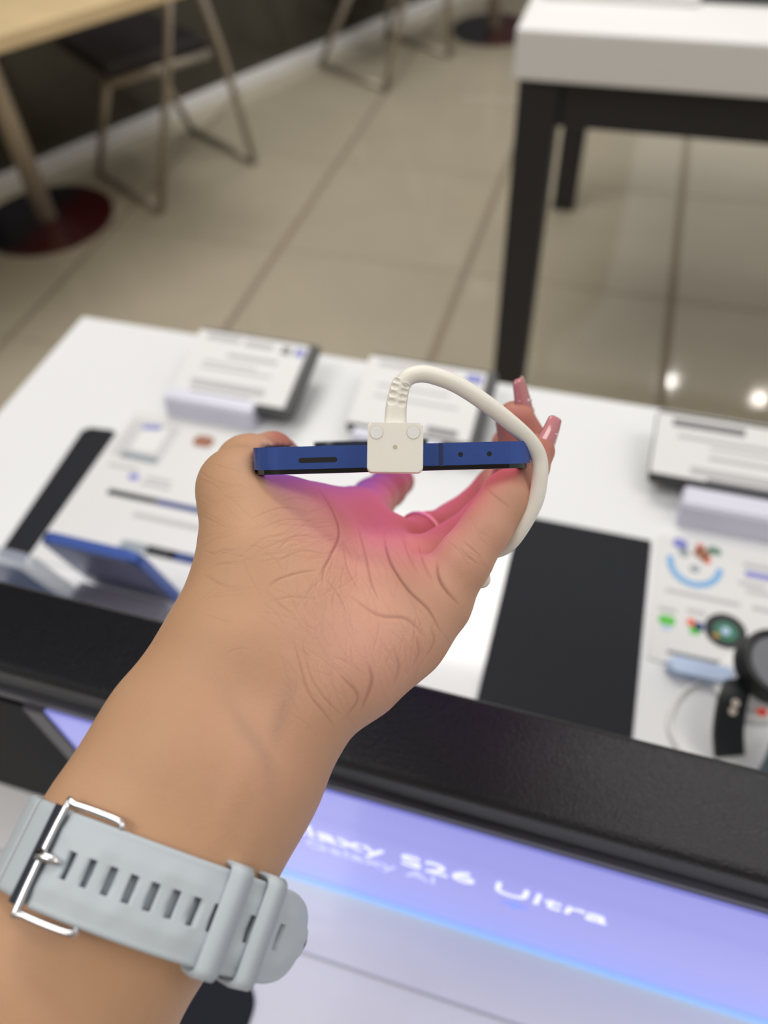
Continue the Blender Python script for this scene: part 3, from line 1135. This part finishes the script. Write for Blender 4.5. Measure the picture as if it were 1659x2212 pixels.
def grad(fn, P, e=0.3):
    g = np.stack([fn(P + np.eye(3)[i] * e) - fn(P - np.eye(3)[i] * e) for i in range(3)], 1)
    return g / np.maximum(np.linalg.norm(g, axis=1, keepdims=True), 1e-6)


def laplace(V, Q, it, lam=0.5):
    E_ = np.concatenate([Q[:, [0, 1]], Q[:, [1, 2]], Q[:, [2, 3]], Q[:, [3, 0]]])
    E_ = np.unique(np.sort(E_, 1), axis=0)
    for _ in range(it):
        s = np.zeros_like(V)
        c = np.zeros(len(V))
        for a, b_ in ((0, 1), (1, 0)):
            for i in range(V.shape[1]):
                s[:, i] += np.bincount(E_[:, a], V[E_[:, b_], i], len(V))
            c += np.bincount(E_[:, a], minlength=len(V))
        V = V + lam * (s / c[:, None] - V)
    return V


def subdivide(V, Q):
    E_ = np.concatenate([Q[:, [0, 1]], Q[:, [1, 2]], Q[:, [2, 3]], Q[:, [3, 0]]])
    Es = np.sort(E_, 1)
    u, inv = np.unique(Es, axis=0, return_inverse=True)
    inv = inv.reshape(-1)
    nV, nQ = len(V), len(Q)
    Vn = np.concatenate([V, (V[u[:, 0]] + V[u[:, 1]]) / 2, V[Q].mean(1)])
    em = nV + inv.reshape(4, nQ)
    fc = nV + len(u) + np.arange(nQ)
    out = [np.stack([Q[:, k], em[k], fc, em[(k + 3) % 4]], 1) for k in range(4)]
    return Vn, np.concatenate(out)


LO, HI = (-124, -42, 134), (58, 164, 330)
hv, hq = surface(hand_sdf, LO, HI, 1.25)
hv = laplace(hv, hq, 2, 0.5)
for _ in range(2):
    hv = hv - grad(hand_sdf, hv) * hand_sdf(hv)[:, None] * 0.8
hv = laplace(hv, hq, 3, 0.5)
hv, hq = subdivide(hv, hq)
hv = laplace(hv, hq, 2, 0.5)


# creases, folds and veins, traced on the palm side as (pixel x, y) polylines
def seg_dist(XY, pts):
    d = np.full(len(XY), 1e9)
    for (a, b_) in zip(pts[:-1], pts[1:]):
        a, b_ = np.array(a, float), np.array(b_, float)
        ab = b_ - a
        t = np.clip(((XY - a) @ ab) / (ab @ ab), 0, 1)
        d = np.minimum(d, np.linalg.norm(XY - a - t[:, None] * ab, axis=1))
    return d


def sp2(pts):
    return [(p.x, p.y) for p in spline([(x, y, 0) for x, y in pts], 6)]


CREASES = [  # points, depth mm, half width px
    ([(690, 1058), (722, 1110), (733, 1155), (715, 1200), (700, 1232), (697, 1262)], 0.55, 6),
    ([(690, 1231), (645, 1238), (602, 1252), (580, 1268)], 0.35, 5),
    ([(830, 1150), (835, 1185), (848, 1222), (884, 1275), (927, 1318), (952, 1365)], 0.8, 7),
    ([(943, 1215), (948, 1245), (962, 1272), (990, 1306)], 0.9, 7),
    ([(775, 1140), (790, 1200), (803, 1258), (818, 1296)], 0.45, 6),
    ([(760, 1290), (818, 1329), (878, 1338), (921, 1380)], 0.40, 8),
    ([(905, 1175), (915, 1215), (935, 1255)], 0.3, 6),
    ([(870, 1150), (880, 1190), (900, 1235)], 0.3, 6),
    ([(634, 1383), (650, 1440), (667, 1497), (700, 1540), (721, 1568)], 0.35, 6),
    ([(655, 1400), (676, 1470), (712, 1520), (738, 1545)], 0.25, 5),
    ([(797, 1437), (803, 1475), (780, 1535)], 0.45, 9),
    ([(735, 1460), (765, 1490), (772, 1515), (745, 1552)], 0.35, 7),
    ([(850, 1400), (862, 1440), (850, 1480)], 0.25, 8),
    ([(895, 1370), (906, 1405), (890, 1445)], 0.25, 7),
    ([(930, 1350), (938, 1385), (920, 1420)], 0.25, 6),
    ([(545, 1118), (607, 1097), (665, 1104)], 0.20, 4),
    ([(548, 1146), (620, 1122), (690, 1128)], 0.20, 4),
    ([(560, 1190), (640, 1158), (706, 1165)], 0.22, 4),
    ([(590, 1218), (650, 1190), (706, 1198)], 0.22, 4),
    ([(600, 1085), (640, 1075), (680, 1085)], 0.15, 4),
    ([(580, 1300), (630, 1290), (690, 1295)], 0.18, 5),
    ([(575, 1275), (610, 1310), (640, 1330)], 0.18, 4),
    ([(700, 1245), (735, 1290), (750, 1330)], 0.22, 5),
    ([(740, 1170), (752, 1230), (775, 1275)], 0.22, 5),
    ([(1000, 1168), (1020, 1186), (1042, 1206)], 0.30, 5),
    ([(990, 1180), (1010, 1200), (1030, 1220)], 0.25, 5),
    ([(1050, 1056), (1075, 1076), (1100, 1096)], 0.30, 5),
    ([(440, 1240), (475, 1262), (520, 1275)], 0.15, 8),
]
VEINS = [([(470, 1470), (520, 1560), (575, 1640), (590, 1760)], 11), ([(640, 1440), (610, 1540), (575, 1640)], 11)]
TENDON = [([(540, 1600), (500, 1730), (460, 1850)], 0.35, 30)]
hn = grad(hand_sdf, hv, 0.6)
nq = len(hv)
hv6, hq = subdivide(np.concatenate([hv, hn], 1), hq)
hv6 = laplace(hv6, hq, 2, 0.5)
hv, hn = hv6[:, :3], hv6[:, 3:] / np.linalg.norm(hv6[:, 3:], axis=1, keepdims=True)
px_ = np.stack([W / 2 + F * hv[:, 0] / hv[:, 2], H / 2 + F * hv[:, 1] / hv[:, 2]], 1)
nrm = hn
facing = -(nrm * (hv / np.linalg.norm(hv, axis=1, keepdims=True))).sum(1)
front = np.clip((facing - 0.05) / 0.25, 0, 1)
# only the near surfaces (palm, arm, little finger) carry the traced lines
palmness = front * (hv[:, 2] < 262)
disp = np.zeros(len(hv))
cre = np.zeros(len(hv))
vei = np.zeros(len(hv))
FRONT = np.where(palmness > 0.01)[0]
FX = px_[FRONT]


def near_line(pts, reach):
    """indices of front vertices within reach of the polyline, their distance and position along it (0..1)"""
    A = np.array(pts, float)
    lo, hi = A.min(0) - reach, A.max(0) + reach
    m = np.where(((FX > lo) & (FX < hi)).all(1))[0]
    X = FX[m]
    d = np.full(len(m), 1e9)
    tt = np.zeros(len(m))
    n = len(A) - 1
    for i in range(n):
        ab = A[i + 1] - A[i]
        t = np.clip(((X - A[i]) @ ab) / (ab @ ab), 0, 1)
        q = np.linalg.norm(X - A[i] - t[:, None] * ab, axis=1)
        c = q < d
        d[c] = q[c]
        tt[c] = ((i + t) / n)[c]
    return FRONT[m], d, tt


def carve(pts, dep, wpx, col=1.0):
    ii, d, t = near_line(sp2(pts), wpx * 5)
    env = np.sqrt(np.clip(np.sin(np.pi * np.clip(t, 0.02, 0.98)), 0, 1)) * palmness[ii]
    ww = wpx * (0.55 + 0.45 * env)
    disp[ii] -= env * dep * (np.exp(-(d / ww) ** 2) - 0.22 * np.exp(-(d / (ww * 3.2)) ** 2))
    cre[ii] = np.maximum(cre[ii], env * min(1, dep * 2.2 + 0.08) * col * np.exp(-(d / (ww * 0.8)) ** 2))


for pts, dep, wpx in CREASES:
    carve(pts, dep * 0.55, wpx * 0.58)
# fine random skin lines over palm and wrist
rr = random.Random(8)
for cx, cy, sx, sy, ang, n in ((640, 1310, 90, 60, 60, 34), (690, 1480, 70, 80, 62, 40), (800, 1400, 110, 70, 75, 34), (640, 1150, 80, 70, -12, 44),
                               (820, 1220, 80, 70, 65, 34), (880, 1400, 60, 50, 100, 22), (500, 1200, 60, 110, -8, 26), (480, 1060, 40, 60, 15, 14),
                               (700, 1250, 60, 60, 110, 20), (1030, 1180, 40, 40, 40, 8)):
    for _ in range(n):
        x, y = rr.gauss(cx, sx * 0.6), rr.gauss(cy, sy * 0.6)
        a = math.radians(rr.gauss(ang, 16))
        L2 = rr.uniform(18, 55)
        dx, dy = math.cos(a) * L2, math.sin(a) * L2
        bend = rr.uniform(-7, 7)
        carve([(x - dx, y - dy), (x + bend * math.sin(a), y - bend * math.cos(a)), (x + dx, y + dy)], rr.uniform(0.04, 0.10), rr.uniform(1.8, 2.6), 0.55)
for pts, wpx in VEINS:
    ii, d, t = near_line(sp2(pts), wpx * 5)
    g = np.exp(-(d / (wpx * 1.7)) ** 2) * palmness[ii] * np.clip(np.sin(np.pi * np.clip(t, 0.05, 0.95)), 0, 1)
    vei[ii] = np.maximum(vei[ii], g)
for pts, dep, wpx in TENDON:
    ii, d, t = near_line(sp2(pts), wpx * 3)
    disp[ii] += dep * np.exp(-(d / wpx) ** 2) * palmness[ii] * np.sin(np.pi * np.clip(t, 0, 1))
hv = hv + nrm * disp[:, None]


def bump2(cx, cy, rx, ry):
    return np.exp(-(((px_[:, 0] - cx) / rx) ** 2 + ((px_[:, 1] - cy) / ry) ** 2))


pink = np.clip(bump2(810, 1150, 190, 150) + 0.9 * bump2(820, 1420, 170, 120) + 0.8 * bump2(1000, 1100, 160, 180) + bump2(1120, 930, 110, 110) + 0.8 * bump2(600, 950, 60, 45)
               + 0.35 * bump2(560, 1600, 160, 200) + 0.35 * bump2(700, 1330, 130, 80), 0, 1)
# make the winding face outwards
fn_ = np.cross(hv[hq[:, 2]] - hv[hq[:, 0]], hv[hq[:, 3]] - hv[hq[:, 1]])
if (fn_ * hn[hq[:, 0]]).sum() < 0:
    hq = hq[:, ::-1].copy()
backlit_tips = np.clip(bump2(1110, 920, 75, 75) * (hv[:, 2] > 225) + bump2(1168, 965, 45, 45) + bump2(612, 945, 40, 40) * (hv[:, 2] > 228) + 0.8 * bump2(880, 1040, 45, 40) * (hv[:, 2] > 280), 0, 1)  # mask for the darker red of backlit fingertips, painted into the skin
me = bpy.data.meshes.new('person')
wv = c2w(hv)
me.from_pydata([], [], [])
me.vertices.add(len(wv))
me.vertices.foreach_set('co', wv.astype(np.float32).ravel())
me.loops.add(hq.size)
me.loops.foreach_set('vertex_index', hq.astype(np.int32).ravel())
me.polygons.add(len(hq))
me.polygons.foreach_set('loop_start', np.arange(0, hq.size, 4, dtype=np.int32))
me.polygons.foreach_set('loop_total', np.full(len(hq), 4, np.int32))
me.polygons.foreach_set('use_smooth', np.ones(len(hq), bool))
me.update(calc_edges=True)
me.validate()
at_ = me.attributes.new('skin', 'FLOAT_COLOR', 'POINT')
at_.data.foreach_set('color', np.stack([cre, vei, pink, backlit_tips], 1).astype(np.float32).ravel())


def skin_material():
    m = bpy.data.materials.new('skin')
    m.use_nodes = True
    nt = m.node_tree
    L = nt.links.new
    b = nt.nodes['Principled BSDF']
    a = nt.nodes.new('ShaderNodeAttribute')
    a.attribute_name = 'skin'
    sp = nt.nodes.new('ShaderNodeSeparateColor')
    L(a.outputs['Color'], sp.inputs[0])
    tc = nt.nodes.new('ShaderNodeTexCoord')

    def noise(sc, det=3):
        n = nt.nodes.new('ShaderNodeTexNoise')
        n.inputs['Scale'].default_value = sc
        n.inputs['Detail'].default_value = det
        L(tc.outputs['Object'], n.inputs['Vector'])
        return n

    def mix(fac, c1, c2, f=None):
        x = nt.nodes.new('ShaderNodeMix')
        x.data_type = 'RGBA'
        if hasattr(c1, 'links'):
            L(c1, x.inputs[6])
        else:
            x.inputs[6].default_value = srgb(*c1)
        if hasattr(c2, 'links'):
            L(c2, x.inputs[7])
        else:
            x.inputs[7].default_value = srgb(*c2)
        if f is not None:
            mu = nt.nodes.new('ShaderNodeMath')
            mu.operation = 'MULTIPLY'
            L(fac, mu.inputs[0])
            mu.inputs[1].default_value = f
            fac = mu.outputs[0]
        L(fac, x.inputs[0])
        return x.outputs[2]
    n1 = noise(45)
    base = mix(n1.outputs['Fac'], (184, 145, 112), (203, 161, 126))
    base = mix(sp.outputs[2], base, (224, 168, 150), 0.75)
    n2 = noise(130, 4)
    mot = mix(n2.outputs['Fac'], base, (178, 120, 96), 0.22)
    base = mix(sp.outputs[1], mot, (138, 118, 104), 0.26)
    base = mix(sp.outputs[0], base, (120, 68, 58), 0.6)
    base = mix(a.outputs['Alpha'], base, (172, 92, 84), 0.8)  # backlit look of the fingertips mixed into the base colour
    L(base, b.inputs['Base Color'])
    b.inputs['Roughness'].default_value = 0.52
    b.inputs['Specular IOR Level'].default_value = 0.32
    b.inputs['Subsurface Weight'].default_value = 0.12
    b.inputs['Subsurface Radius'].default_value = (1, 0.4, 0.25)
    b.inputs['Subsurface Scale'].default_value = 0.0022
    vo = nt.nodes.new('ShaderNodeTexVoronoi')
    vo.inputs['Scale'].default_value = 1500
    vo.feature = 'DISTANCE_TO_EDGE'
    L(tc.outputs['Object'], vo.inputs['Vector'])
    n3 = noise(700, 4)
    ad = nt.nodes.new('ShaderNodeMath')
    ad.operation = 'ADD'
    L(vo.outputs['Distance'], ad.inputs[0])
    L(n3.outputs['Fac'], ad.inputs[1])
    bp = nt.nodes.new('ShaderNodeBump')
    bp.inputs['Strength'].default_value = 0.28
    bp.inputs['Distance'].default_value = 0.00025
    L(ad.outputs[0], bp.inputs['Height'])
    L(bp.outputs[0], b.inputs['Normal'])
    return m


M_skin = skin_material()
me.materials.append(M_skin)
person = bpy.data.objects.new('person', me)
COL.objects.link(person)
tag(person, 'left forearm and hand with long pink nails gripping the blue phone', 'person')


# ---- long pink nails
def nail(base, tip, normal, w, taper=0.62, glit=0, curve=0.55):
    base, tip, n = np.array(base, float), np.array(tip, float), np.array(normal, float)
    d = tip - base
    L_ = np.linalg.norm(d)
    d /= L_
    n -= d * (n @ d)
    n /= np.linalg.norm(n)
    s = np.cross(d, n)
    nu, nv_ = 10, 18
    b = bmx()
    gt, gb = [], []
    for j in range(nv_ + 1):
        v = j / nv_
        ww = w / 2 * (1 - (1 - taper) * max(0, v - 0.35) / 0.65)
        if v > 0.93:
            ww *= 1 - 0.25 * ((v - 0.93) / 0.07) ** 2
        if v < 0.08:
            ww *= 0.75 + 0.25 * v / 0.08
        rt, rb = [], []
        for i in range(nu + 1):
            u = -1 + 2 * i / nu
            arch = curve * ww * (1 - u * u) + 0.9 * math.sin(math.pi * v) * 0.8
            p = base + d * L_ * v + s * ww * u + n * (arch - curve * ww)
            rt.append(b.verts.new(p + n * 0.35))
            rb.append(b.verts.new(p - n * 0.35))
        gt.append(rt)
        gb.append(rb)
    for j in range(nv_):
        for i in range(nu):
            b.faces.new((gt[j][i], gt[j][i + 1], gt[j + 1][i + 1], gt[j + 1][i]))
            b.faces.new((gb[j][i], gb[j + 1][i], gb[j + 1][i + 1], gb[j][i + 1]))
        for i in (0, nu):
            b.faces.new((gt[j][i], gt[j + 1][i], gb[j + 1][i], gb[j][i]))
    for j in (0, nv_):
        for i in range(nu):
            b.faces.new((gt[j][i], gt[j][i + 1], gb[j][i + 1], gb[j][i]))
    o = cobj('fingernail', b, M_nail, person, True)
    if glit:
        rr = random.Random(3)
        for k in range(glit):
            v, u = rr.uniform(0.15, 0.75), rr.uniform(-0.9, 0.9)
            ww = w / 2 * 0.9
            p = base + d * L_ * v + s * ww * u + n * (curve * ww * (1 - u * u) + 0.72 * math.sin(math.pi * v) - curve * ww + 0.4)
            b = bmx()
            bmesh.ops.create_icosphere(b, subdivisions=1, radius=rr.uniform(0.25, 0.5), matrix=Matrix.Translation(p))
            cobj('nail_gem', b, M_glit, o)
    return o


nail(PP(1155, 950, 245), PP(1126, 815, 238), (0.80, 0.1, -0.62), 10.5, 0.5, 14)
nail(PP(1170, 1000, 216), PP(1209, 906, 219), (0.62, 0.30, -0.72), 8.4, 0.66, 5)
nail(PP(598, 948, 246), PP(625, 952, 256), (0.1, -0.9, -0.2), 9.5, 0.8)
nail(PP(1122, 948, 286), PP(1118, 870, 288), (0.7, 0.0, 0.7), 9.0, 0.6)

# ---- jewellery
def ring_band(name, c, ax, r, rt, material, label, cat):
    c = np.array(c, float)
    ax = np.array(ax, float)
    ax /= np.linalg.norm(ax)
    u = np.cross(ax, [0, 0, 1.0])
    u /= np.linalg.norm(u)
    v = np.cross(ax, u)
    b = bmx()
    tube(b, [c + r * (u * math.cos(a) + v * math.sin(a)) for a in [2 * math.pi * i / 40 for i in range(40)]], rt, 10, True)
    return tag(cobj(name, b, material, None, True), label, cat)


cA, cB = PP(846, 1192, 240), PP(918, 1162, 253)
ring_band('finger_ring', cA * 0.12 + cB * 0.88, cB - cA, 8.7, 0.9, M_gold, 'slim gold ring on the finger behind the palm', 'ring')
pe = empty('pearl_ring', Vector(c2w(PP(1035, 1252, 212))), 'pearl ring at the back of the little finger base', 'ring')
for px, py, d, r in ((1040, 1251, 209, 2.5), (1010, 1284, 213, 1.8)):
    b = bmx()
    bmesh.ops.create_uvsphere(b, u_segments=24, v_segments=16, radius=r, matrix=Matrix.Translation(PP(px, py, d)))
    cobj('pearl', b, M_pearl, pe, True)
b = bmx()
ax = PP(1003, 1208, 204) - PP(948, 1292, 206)
ax /= np.linalg.norm(ax)
c_ = PP(985, 1236, 206)
u_ = np.cross(ax, [0, 0, 1.0])
u_ /= np.linalg.norm(u_)
v_ = np.cross(ax, u_)
tube(b, [PP(1040, 1251, 209), PP(1020, 1262, 213), PP(1008, 1284, 213)], 0.5, 8)
cobj('setting', b, M_gold, pe, True)

# ================================================================ WATCH STRAP
WC = PP(358, 1922, 175.5)
WN = np.array([0.31, -0.84, 0.42])
WN /= np.linalg.norm(WN)
W1 = np.array([0.968, 0.25, 0.0])
W1 -= WN * (W1 @ WN)
W1 /= np.linalg.norm(W1)
W2 = np.cross(WN, W1)
if W2[2] > 0:
    W2 = -W2           # W2 points towards the viewer


# smooth closed profile of the wrist: th=0 right side, 90 deg towards the viewer, 180 left
NTH = 180
th_ = 2 * np.pi * np.arange(NTH) / NTH
dirs = np.cos(th_)[:, None] * W1 + np.sin(th_)[:, None] * W2
prof_r = np.full(NTH, 45.0)
for _ in range(60):
    prof_r -= arm_sdf(WC + dirs * prof_r[:, None]) * 0.8
for _ in range(30):
    prof_r = 0.5 * prof_r + 0.25 * (np.roll(prof_r, 1) + np.roll(prof_r, -1))


def wrist(th, off):
    x = (th / (2 * math.pi) * NTH) % NTH
    i = int(x)
    f = x - i
    r = prof_r[i] * (1 - f) + prof_r[(i + 1) % NTH] * f + off
    return WC + (W1 * math.cos(th) + W2 * math.sin(th)) * r


def resample(P, step):
    P = [np.array(p) for p in P]
    s = [0]
    for a, b_ in zip(P[:-1], P[1:]):
        s.append(s[-1] + np.linalg.norm(b_ - a))
    n = max(4, int(s[-1] / step))
    out = []
    for k in range(n + 1):
        out.append(np.array([np.interp(s[-1] * k / n, s, [p[i] for p in P]) for i in range(3)]))
    return out, s[-1]


def strap_mesh(path, width, th, holes=(), closed=False, taper_end=False, emboss=False):
    """path: centre line (mm); band is swept with its width along WN; holes: (s0, s1, w0, w1) in mm cut right through"""
    P = [np.array(p) for p in path]
    n = len(P)
    S = [0.0]
    for a, b_ in zip(P[:-1], P[1:]):
        S.append(S[-1] + np.linalg.norm(b_ - a))
    S = np.array(S)
    tot = S[-1]
    cuts = set(np.linspace(0, tot, max(8, int(tot / 1.0)) + 1).round(4))
    for h in holes:
        for x in h[:2]:
            cuts = {c for c in cuts if abs(c - x) > 0.35}
            cuts.add(x)
    cuts = sorted(cuts)
    wc = {-1.0, 1.0, -0.97, 0.97, -0.90, 0.90, -0.8, 0.8, -0.6, 0.6, -0.45, 0.45, -0.3, 0.3, 0.0}
    for h in holes:
        for x in h[2:4]:
            wc.add(x / (width / 2))
    wc = sorted(wc)
    Pa = np.array(P)

    def at(s):
        return np.array([np.interp(s, S, Pa[:, i]) for i in range(3)])
    b = bmx()
    top, bot = [], []
    cen = WC
    for s in cuts:
        p = at(s)
        t = at(min(tot, s + 0.6)) - at(max(0, s - 0.6))
        t /= np.linalg.norm(t)
        o = np.cross(t, WN)
        o /= np.linalg.norm(o)
        if o @ (p - cen) < 0:
            o = -o
        wsc = 1.0
        if taper_end and s > tot - 13:
            q_ = (s - (tot - 13)) / 13
            wsc = math.sqrt(max(0.0, 1 - q_ ** 2.6)) * 0.98 + 0.02
        rt, rb = [], []
        for w in wc:
            e_ = th / 2
            a_ = abs(w)
            if a_ > 0.9:
                e_ = th / 2 * math.sqrt(max(0.06, 1 - ((a_ - 0.9) / 0.1) ** 2))
            lift = 0.0
            if emboss:
                # raised facets: shallow triangles along the band
                ph = (s / 13.0) % 1.0
                tri = abs(2 * ph - 1)
                lift = 0.6 * max(0, 0.8 - abs(a_ - tri)) * (1 if a_ < 0.8 else 0)
                if 0.78 < a_ < 0.92:
                    lift += -0.3
            x = p + WN * (w * wsc * width / 2)
            rt.append(b.verts.new(x + o * (e_ + lift)))
            rb.append(b.verts.new(x - o * e_))
        top.append(rt)
        bot.append(rb)

    def inh(i, j):
        sm = (cuts[i] + cuts[i + 1]) / 2
        wm = (wc[j] + wc[j + 1]) / 2 * width / 2
        return any(h[0] < sm < h[1] and h[2] < wm < h[3] for h in holes)
    nS, nW = len(cuts) - 1, len(wc) - 1
    for i in range(nS):
        for j in range(nW):
            if inh(i, j):
                continue
            b.faces.new((top[i][j], top[i + 1][j], top[i + 1][j + 1], top[i][j + 1]))
            b.faces.new((bot[i][j], bot[i][j + 1], bot[i + 1][j + 1], bot[i + 1][j]))
            for di, dj, va, vb in ((-1, 0, (i, j), (i, j + 1)), (1, 0, (i + 1, j), (i + 1, j + 1)), (0, -1, (i, j), (i + 1, j)), (0, 1, (i, j + 1), (i + 1, j + 1))):
                ii, jj = i + di, j + dj
                edge = ii < 0 or jj < 0 or ii >= nS or jj >= nW
                if edge or inh(ii, jj):
                    b.faces.new((top[va[0]][va[1]], top[vb[0]][vb[1]], bot[vb[0]][vb[1]], bot[va[0]][va[1]]))
    return b


watch = empty('wristwatch', Vector(c2w(WC)), 'light grey silicone watch strap buckled round the wrist', 'watch')
R_ = math.radians
inner = [wrist(R_(a), 1.45) for a in np.arange(150, 388, 2)]
inner2 = [wrist(R_(a), 1.45) for a in np.arange(28, 152, 2)]
cobj('strap_lower', strap_mesh(inner, 18.2, 2.2), M_strap, watch, True)
cobj('strap_under', strap_mesh(inner2, 18.4, 2.2), M_strap, watch, True)
# upper layer with the holes: from the buckle on the left across to a free tail on the right
outer = [wrist(R_(a), 4.1) for a in np.arange(128, 54, -2)]
tdir = outer[-1] - outer[-3]
tdir /= np.linalg.norm(tdir)
p_ = outer[-1]
ang = 0
nO = -np.cross(tdir, WN)
if nO @ (p_ - WC) < 0:
    nO = -nO
for k in range(26):
    ang = min(0.55, k * 0.022)
    p_ = p_ + (tdir * math.cos(ang) - nO * math.sin(ang)) * 1.0
    outer.append(p_)
olen = sum(np.linalg.norm(b_ - a) for a, b_ in zip(outer[:-1], outer[1:]))
holes = []
s0 = 3.6
while s0 < olen - 8:
    holes.append((s0, s0 + 1.6, -2.6, 2.6))
    s0 += 4.3
st_o = cobj('strap_upper', strap_mesh(outer, 18.4, 2.3, holes, taper_end=True, emboss=True), M_strap, watch, True)
me_ = st_o.data


def frame_at(path, s):
    S = [0.0]
    for a, b_ in zip(path[:-1], path[1:]):
        S.append(S[-1] + np.linalg.norm(b_ - a))
    Pa = np.array(path)
    g = lambda q: np.array([np.interp(q, S, Pa[:, i]) for i in range(3)])
    p = g(s)
    t = g(s + 0.6) - g(s - 0.6)
    t /= np.linalg.norm(t)
    o = np.cross(t, WN)
    if o @ (p - WC) < 0:
        o = -o
    return p, t, o / np.linalg.norm(o)


# keeper loops around both layers
for s in (olen - 25.5, olen - 16.5):
    p, t, o = frame_at(outer, s)
    c0 = p - o * 1.3
    b = bmx()
    lp = rrect(21.6, 8.2, 2.2, 5)
    li = rrect(19.2, 5.6, 1.4, 5)
    hw = 2.7
    Vv = []
    for outl in (lp, li):
        for sg in (-hw, hw):
            Vv.append([b.verts.new(c0 + WN * x + o * y + t * sg) for x, y in outl])
    n = len(lp)
    for i in range(n):
        j = (i + 1) % n
        b.faces.new((Vv[0][i], Vv[0][j], Vv[1][j], Vv[1][i]))
        b.faces.new((Vv[2][i], Vv[3][i], Vv[3][j], Vv[2][j]))
        b.faces.new((Vv[0][i], Vv[2][i], Vv[2][j], Vv[0][j]))
        b.faces.new((Vv[1][i], Vv[1][j], Vv[3][j], Vv[3][i]))
    bmesh.ops.recalc_face_normals(b, faces=b.faces)
    bmesh.ops.bevel(b, geom=[e for e in b.edges if len(e.link_faces) == 2 and e.calc_face_angle() > 1.0], offset=0.5, segments=2, affect='EDGES')
    cobj('keeper_loop', b, M_strap, watch, True)

# buckle: steel frame, dark mirror bar and tongue
p, t, o = frame_at(outer, 1.5)
b = bmx()
lp = [np.array(v) for v in ((9.3, 9.5), (10.5, 8.0), (10.5, -1.5), (9.3, -3.2), (-9.3, -3.2), (-10.5, -1.5), (-10.5, 8.0), (-9.3, 9.5))]
pts = [p + WN * w + t * q + o * (0.9 - 0.012 * (q + 3) ** 2) for w, q in lp]
tube(b, [Vector(v) for v in spline(pts, 5)], 0.75, 10)
bk = cobj('buckle_frame', b, M_steel, watch, True)
b = bmx()
quad = []
for w in (-9.5, 9.5):
    for q, u in ((-6.2, 0.1), (-3.3, 1.3), (-3.3, -0.2), (-6.2, -1.4)):
        quad.append(b.verts.new(p + WN * w + t * q + o * u))
for f in ((0, 1, 2, 3), (7, 6, 5, 4), (0, 4, 5, 1), (1, 5, 6, 2), (2, 6, 7, 3), (3, 7, 4, 0)):
    b.faces.new([quad[i] for i in f])
cobj('buckle_bar', b, M_steeld, watch)
b = bmx()
tube(b, [p + t * q + o * u for q, u in ((1.8, 0.9), (0.2, 1.7), (-1.8, 2.1), (-3.6, 1.6))], [0.7, 0.9, 1.1, 1.2], 12)
cobj('buckle_tongue', b, M_steel, watch, True)
